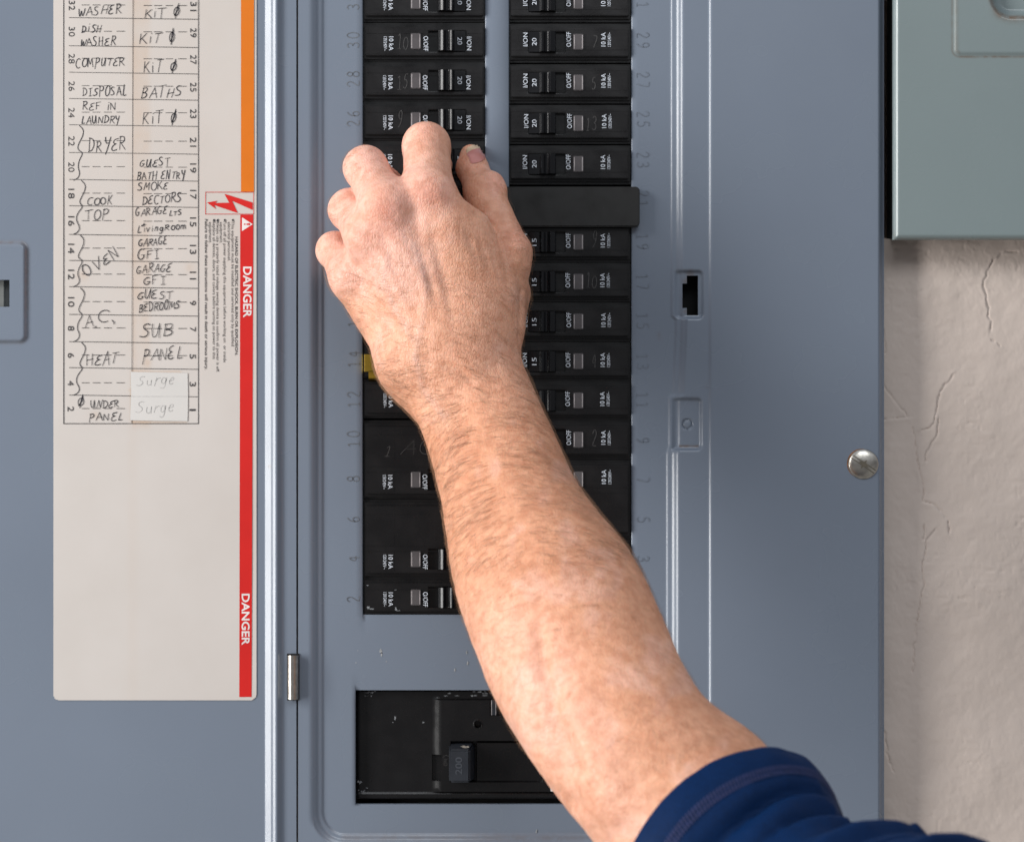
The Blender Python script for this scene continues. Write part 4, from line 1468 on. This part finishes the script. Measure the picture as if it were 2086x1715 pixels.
# photo-grid coordinates of every skin point, to lay tendons, veins and creases on the hand
def to_px(v):
    k = (DC * 1000) / (DC * 1000 + v[:, 1])
    return v[:, 0] * k / (S * 1000) + CX, -v[:, 2] * k / (S * 1000) + CY
ax_, ay_ = to_px(av)
front = sstep(.05, .45, -nrm[:, 1])
def along(pts, w):
    best = np.full(len(ax_), 1e9)
    tt = np.zeros(len(ax_))
    n = len(pts) - 1
    for i, ((x0, y0), (x1, y1)) in enumerate(zip(pts[:-1], pts[1:])):
        L2 = (x1 - x0) ** 2 + (y1 - y0) ** 2
        t = np.clip(((ax_ - x0) * (x1 - x0) + (ay_ - y0) * (y1 - y0)) / L2, 0, 1)
        q = np.hypot(ax_ - x0 - t * (x1 - x0), ay_ - y0 - t * (y1 - y0))
        s = q < best
        best = np.where(s, q, best)
        tt = np.where(s, (i + t) / n, tt)
    return np.exp(-(best / w) ** 2), tt
disp = np.zeros(len(av))
tint = np.tile(np.array([.705, .363, .236]), (len(av), 1))
def tone(mask, col, amt):
    global tint
    a = (mask * amt)[:, None]
    tint = tint * (1 - a) + np.array(col) * a
# forearm tan, paler left side of the hand and lower forearm
tone(sstep(720, 900, ay_), (.655, .314, .180), .82)
tone(sstep(1130, 1330, ay_) * sstep(1180, 1040, ax_ - (ay_ - 1200) * .45), (.76, .415, .295), .75)
tone(sstep(640, 560, ay_) * sstep(950, 800, ax_), (.77, .45, .37), .65)
n3 = vnoise(ax_ / 48, ay_ / 60, 61) + .5 * vnoise(ax_ / 18, ay_ / 22, 62)
tone(sstep(.0, .8, n3), (.75, .44, .34), .45)
tone(sstep(.0, .8, -n3), (.62, .30, .18), .3)
# tendons: ridge with a valley on the far side
for pts, w, h in (([(862, 445), (874, 520), (893, 580), (905, 640), (915, 700)], 10, .7), ([(805, 470), (838, 530), (866, 590), (884, 640), (893, 690)], 9.5, .6),
                  ([(775, 520), (805, 580), (830, 640), (845, 690)], 9.0, .6), ([(735, 590), (770, 640), (800, 690)], 9.0, .45)):
    g_, t_ = along(pts, w)
    disp += h * g_ * np.sin(np.clip(t_ * 1.15 + .05, 0, 1) * math.pi) ** .6 * front
for pts, w, h in (([(885, 470), (898, 560), (915, 620), (928, 690)], 9, -.3), ([(845, 480), (868, 550), (888, 610), (896, 650)], 9, -.1), ([(822, 560), (842, 610), (860, 660)], 9, -.25),
                  ([(830, 410), (838, 440), (842, 470)], 18, -.3), ([(768, 455), (788, 500), (800, 540)], 10, -.6), ([(722, 520), (742, 560), (760, 600)], 10, -.5)):
    g_, t_ = along(pts, w)
    disp += h * g_ * np.sin(np.clip(t_, .02, .98) * math.pi) ** .6 * front
# veins, faintly blue
for pts, w, h in (([(842, 500), (856, 540), (868, 585), (862, 640), (852, 690), (846, 730)], 6.5, .45), ([(790, 520), (782, 570), (798, 620), (840, 690)], 6.5, .4), ([(846, 730), (860, 790), (905, 850)], 7, .35)):
    g_, t_ = along(pts, w)
    disp += h * g_ * front
    tone(g_ * front, (.56, .38, .33), .28)
# groove of the inner forearm and wrist folds
for pts, w, h in (([(1098, 1285), (1108, 1380), (1140, 1480), (1165, 1560)], 18, -2.4), ([(1122, 1490), (1140, 1560), (1165, 1640)], 22, -2.2), ([(1062, 1440), (1085, 1520), (1118, 1600)], 24, 1.3), ([(1180, 1440), (1215, 1540), (1240, 1640)], 40, 1.6), ([(890, 790), (930, 800), (985, 792)], 5, -.5), ([(905, 815), (950, 822), (1000, 808)], 5, -.35), ([(905, 742), (935, 752), (960, 778)], 7, -1.0), ([(880, 752), (905, 757), (930, 780)], 6, .5),
                  ([(968, 434), (985, 444), (1003, 458), (1018, 488), (1028, 530), (1034, 570)], 3.6, -1.0), ([(1040, 690), (1062, 720)], 7, -.8), ([(1063, 590), (1060, 640), (1058, 690)], 4, -.7)):
    g_, t_ = along(pts, w)
    disp += h * g_ * front
# knuckle creases across the joints
rng = random.Random(8)
for (x, y, a, n, L, sp) in ((868, 396, -8, 9, 30, 6.0), (872, 420, -8, 3, 22, 6), (790, 430, -28, 7, 26, 6), (753, 482, -38, 5, 20, 6), (1010, 372, 62, 5, 20, 4.5), (1000, 395, 40, 4, 16, 5), (975, 335, 10, 3, 12, 5)):
    for i in range(n):
        o = (i - n / 2) * sp + rng.uniform(-1, 1)
        aa = R(a + rng.uniform(-8, 8))
        cx_, cy_ = x + o * -math.sin(aa), y + o * math.cos(aa)
        l = L * rng.uniform(.5, 1)
        g_, t_ = along([(cx_ - l * math.cos(aa), cy_ - l * math.sin(aa)), (cx_, cy_ + rng.uniform(-2, 2)), (cx_ + l * math.cos(aa), cy_ + l * math.sin(aa))], 2.0)
        disp += -.28 * g_ * front
# loose skin of the thumb web: fine slanted folds
for i in range(17):
    x = 930 + i * 6.0 + rng.uniform(-2, 2)
    y = 455 + i * 5.5 + rng.uniform(-8, 8)
    g_, t_ = along([(x, y - 25), (x + 6, y + 15), (x + 22, y + 70)], 2.4)
    disp += -.30 * g_ * front * np.sin(np.clip(t_, .05, .95) * math.pi)
# redness over knuckles and finger joints
for (x, y, r, a) in ((868, 395, 32, .55), (785, 425, 32, .6), (750, 480, 26, .3), (868, 275, 30, .22), (742, 325, 30, .2), (1012, 372, 24, .4), (1062, 480, 34, .35), (800, 470, 22, .4), (960, 330, 24, .4), (1180, 1470, 30, .3), (905, 400, 26, .3)):
    tone(np.exp(-(np.hypot(ax_ - x, ay_ - y) / r) ** 2), (.70, .30, .22), a)
disp += .22 * vnoise(av[:, 0] / 9, av[:, 1] / 9, 71, av[:, 2] / 9) + .10 * vnoise(av[:, 0] / 3.7, av[:, 1] / 3.7, 72, av[:, 2] / 3.7)
av = av + nrm * disp[:, None]

me = bpy.data.meshes.new('person')
me.from_pydata((av * .001).tolist(), [], af.tolist())
me.materials.append(M['skin'])
ca = me.color_attributes.new('tint', 'FLOAT_COLOR', 'POINT')
ca.data.foreach_set('color', np.concatenate([tint, np.ones((len(tint), 1))], 1).astype(np.float32).reshape(-1))
me.polygons.foreach_set('use_smooth', [True] * len(me.polygons))
person = bpy.data.objects.new('person', me)
COL.objects.link(person)
tag(person, 'hairy forearm and hand in a navy sleeve reaching from lower right to grip a breaker', 'person')

# --- march rays from the lens onto the skin (to seat the nail and the hair roots)
def on_skin(px, py, d0=95.0):
    a = np.stack([Q(x, y, 110) for x, y in zip(px, py)])
    c = np.stack([Q(x, y, -20) for x, y in zip(px, py)])
    dr = c - a
    L = np.linalg.norm(dr, axis=1, keepdims=True)
    dr /= L
    t = np.zeros(len(a))
    for _ in range(60):
        t += arm_sdf(a + dr * t[:, None]) * .8
        t = np.minimum(t, L[:, 0])
    return a + dr * t[:, None]

# thumb nail
nu, nv = 13, 13
tipdir = np.array([-.33, -1.0]); tipdir /= np.linalg.norm(tipdir)
side = np.array([-tipdir[1], tipdir[0]])
cxn, cyn = 969, 314
uu, vv = np.meshgrid(np.linspace(-1, 1, nu), np.linspace(-1, 1, nv), indexing='ij')
wid = 16.5 * (1 - .12 * (vv > 0) * vv ** 2)
px_ = cxn + side[0] * uu * wid + tipdir[0] * vv * 18 + 0
py_ = cyn + side[1] * uu * wid + tipdir[1] * (vv * 18 - 3.5 * uu ** 2 * np.sign(vv))
pt = on_skin(px_.ravel(), py_.ravel())
gn = grad(arm_sdf, pt)
good = np.abs(arm_sdf(pt)) < .6
pt = pt + gn * (.35 - .25 * (np.maximum(np.abs(uu), np.maximum(-vv, 0)).ravel() > .95)[:, None])
fs, mi = [], []
for i in range(nu - 1):
    for j in range(nv - 1):
        q = (i * nv + j, i * nv + j + 1, (i + 1) * nv + j + 1, (i + 1) * nv + j)
        if True:
            fs.append(q)
            mi.append(1 if j >= nv - 4 else 0)
nb = MB()
nb.v = (pt * .001).tolist()
nb.f, nb.m = fs, mi
nail = nb.build('fingernail', [M['nail'], M['nail_tip']], person, smooth=True)

# --- arm hair: thin tapering strands that lie along the skin
rs = np.random.RandomState(12)
def density(x, y):
    d = np.zeros(len(x))
    d += 1.0 * sstep(640, 800, y) * (1 - .75 * sstep(1080, 1330, y))
    d += .30 * sstep(500, 600, y) * sstep(720, 640, y)
    d += .18 * sstep(430, 520, y) * sstep(900, 960, x) * sstep(640, 600, y)
    for (cx0, cy0, r) in ((730, 320, 24), (722, 345, 26), (690, 430, 26), (672, 500, 16), (865, 275, 14), (1062, 480, 30), (1020, 395, 14)):
        d += .75 * np.exp(-(np.hypot(x - cx0, y - cy0) / r) ** 2)
    d *= (y < 1560)
    return np.clip(d, 0, 1)
vis = nrm[:, 1] < .45
pr_ = density(ax_, ay_) * vis
pr_ = pr_ / pr_.sum()
NH = 5200
pick = rs.choice(len(av), NH, p=pr_)
root = av[pick] + rs.normal(0, .5, (NH, 3))
root -= grad(arm_sdf, root) * arm_sdf(root)[:, None]
n0 = grad(arm_sdf, root)
hx, hy = ax_[pick], ay_[pick]
# lie of the hair: across the arm, swinging outward over the wrist and down on the forearm
ang = R(16) + .45 * vnoise(hx / 90, hy / 90, 81) + rs.normal(0, .19, NH) + .25 * sstep(820, 1150, hy)
sgn = np.where(hx - (hy - 760) * .43 < 930, -1.0, 1.0)
sgn = np.where(hy < 560, np.where(hx < 900, -1, 1), sgn)
dirx = np.cos(ang) * sgn
dirz = -np.sin(ang) - .15 * rs.rand(NH)
dv = np.stack([dirx, np.zeros(NH), dirz], 1)
dv -= n0 * (dv * n0).sum(1, keepdims=True)
dv /= np.linalg.norm(dv, axis=1, keepdims=True) + 1e-6
ln = rs.uniform(7, 17, NH) * np.where(hy < 560, .62, 1.0) * np.where(hy > 1150, .75, 1.0)
curl = rs.normal(0, .22, NH)
rad = rs.uniform(.027, .051, NH) * np.where(hy > 1150, .7, 1.0)
NS = 5
hv, hf = [], []
p = root.copy()
dirv = dv.copy()
rings = []
for s in range(NS):
    f = s / (NS - 1)
    lift = .15 + .9 * math.sin(f * math.pi * .75) * rs.uniform(.4, 1.5, NH)
    if s:
        p = p + dirv * (ln / (NS - 1))[:, None]
        sd = arm_sdf(p)
        nn = grad(arm_sdf, p)
        tangent_side = np.cross(nn, dirv)
        dirv = dirv + tangent_side * curl[:, None]
        dirv -= nn * (dirv * nn).sum(1, keepdims=True) * .8
        dirv /= np.linalg.norm(dirv, axis=1, keepdims=True)
        pos = p + nn * (lift - np.minimum(sd, lift))[:, None] * .9
    else:
        nn = n0
        pos = p - nn * .2
    sidev = np.cross(nn, dirv)
    sidev /= np.linalg.norm(sidev, axis=1, keepdims=True) + 1e-9
    rr = (rad * (1 - .75 * f))[:, None]
    rings.append((pos + sidev * rr, pos - sidev * rr, pos + nn * rr))
allv = np.stack([np.stack(q, 1) for q in rings], 1)      # NH, NS, 3, 3
allv = allv.reshape(-1, 3) * .001
base = (np.arange(NH) * NS * 3)[:, None]
quads = []
for s in range(NS - 1):
    for k in range(3):
        k2 = (k + 1) % 3
        quads.append(base + np.array([[s * 3 + k, s * 3 + k2, s * 3 + 3 + k2, s * 3 + 3 + k]]))
hm = bpy.data.meshes.new('arm_hair')
hm.from_pydata(allv.tolist(), [], np.concatenate(quads).tolist())
hm.materials.append(M['hair'])
hm.polygons.foreach_set('use_smooth', [True] * len(hm.polygons))
ho = bpy.data.objects.new('arm_hair', hm)
COL.objects.link(ho)
ho.parent = person

# --- sleeve: knitted tube with hem and gathered folds
fv = np.cross(axd, fu)
if fv[1] > 0:
    fv = -fv                      # fv points to the viewer
def sleeve_r(t, a):
    """t mm from the cuff, a angle from fu towards fv"""
    r = 57.5 - 15.5 * sstep(4, 34, t) + 12.0 * sstep(48, 72, t) + 9.0 * sstep(80, 108, t) + 6 * sstep(118, 150, t)
    r = r * (1 - .22 * np.clip(-np.sin(a), 0, 1))
    r = r + .5 * np.exp(-((t - 1.5) / 2.0) ** 2)
    amt = sstep(14.5, 26, t)
    ph = .35 * np.sin(a * 2 + .6) + .22 * np.sin(a * 3.1 + 2)
    w = t / 9.5 + ph + .25 * np.sin(t / 19.0)
    f1 = np.abs(np.sin(w * math.pi * .72)) ** .55
    w2 = t / 9.0 + .8 * np.sin(a * 1.5 + t / 60.0)
    r = r + amt * (12.5 * (f1 - .64) * (.55 + .45 * np.sin(a * 1.7 + t / 24.0 + 1)) + 1.3 * np.sin(w2 * math.pi))
    r = r + (1 - amt) * .5 * np.sin(a * 5 + 1) * sstep(2, 20, t)
    return r
tn = np.concatenate([np.linspace(0, 20, 16), np.arange(21, 190, 1.1)])
an = np.linspace(0, 2 * math.pi, 181)[:-1]
T, A = np.meshgrid(tn, an, indexing='ij')
RR = sleeve_r(T, A)
RR += .35 * vnoise(T / 6, A * 9, 90)
pts = C0 + T[..., None] * axd + RR[..., None] * (np.cos(A)[..., None] * fu + np.sin(A)[..., None] * fv)
n1, n2 = T.shape
ids = np.arange(n1 * n2).reshape(n1, n2)
sv = pts.reshape(-1, 3)
inner = C0 + tn[:12, None, None] * axd + ((57.5 - 1.3 - 4 * sstep(2, 20, tn[:12]))[:, None] * (1 - .22 * np.clip(-np.sin(an), 0, 1))[None])[:, :, None] * (np.cos(an)[None, :, None] * fu + np.sin(an)[None, :, None] * fv)
rim = C0 - .7 * axd + ((57.5 - .4) * (1 - .22 * np.clip(-np.sin(an), 0, 1)))[:, None] * (np.cos(an)[:, None] * fu + np.sin(an)[:, None] * fv)
off1 = len(sv)
sv = np.concatenate([sv, rim, inner.reshape(-1, 3)])
F = []
for i in range(n1 - 1):
    r0, r1 = ids[i], ids[i + 1]
    F.append(np.stack([r0, np.roll(r0, -1), np.roll(r1, -1), r1], 1))
rimi = off1 + np.arange(n2)
F.append(np.stack([rimi, np.roll(rimi, -1), np.roll(ids[0], -1), ids[0]], 1))
ini = off1 + n2 + np.arange(12 * n2).reshape(12, n2)
F.append(np.stack([ini[0], np.roll(ini[0], -1), np.roll(rimi, -1), rimi], 1))
for i in range(11):
    F.append(np.stack([ini[i + 1], np.roll(ini[i + 1], -1), np.roll(ini[i], -1), ini[i]], 1))
sm = bpy.data.meshes.new('sleeve')
sm.from_pydata((sv * .001).tolist(), [], np.concatenate(F).tolist())
sm.materials.append(M['cloth'])
bm = bmesh.new()
bm.from_mesh(sm)
bmesh.ops.recalc_face_normals(bm, faces=bm.faces)
bm.to_mesh(sm)
bm.free()
sm.polygons.foreach_set('use_smooth', [True] * len(sm.polygons))
so = bpy.data.objects.new('sleeve', sm)
COL.objects.link(so)
so.parent = person
# hem stitching: two rows of short threads
b = MB()
vs, fs = [], []
for i in range(220):
    a0 = 2 * math.pi * i / 220
    for tt, da in ((12.2, 0), (14.2, .012)):
        for (q0, q1) in (((tt, a0 + da), (tt + 1.8, a0 + da + .016)),):
            o = len(vs)
            for (t_, a_) in (q0, q1):
                for wq in (-.007, .007):
                    r_ = sleeve_r(np.array(t_), np.array(a_ + wq)) + .45
                    vs.append(tuple((C0 + t_ * axd + r_ * (math.cos(a_ + wq) * fu + math.sin(a_ + wq) * fv)) * .001))
            fs.append((o, o + 1, o + 3, o + 2))
b.add(vs, fs)
b.build('hem_stitching', M['seam'], so)
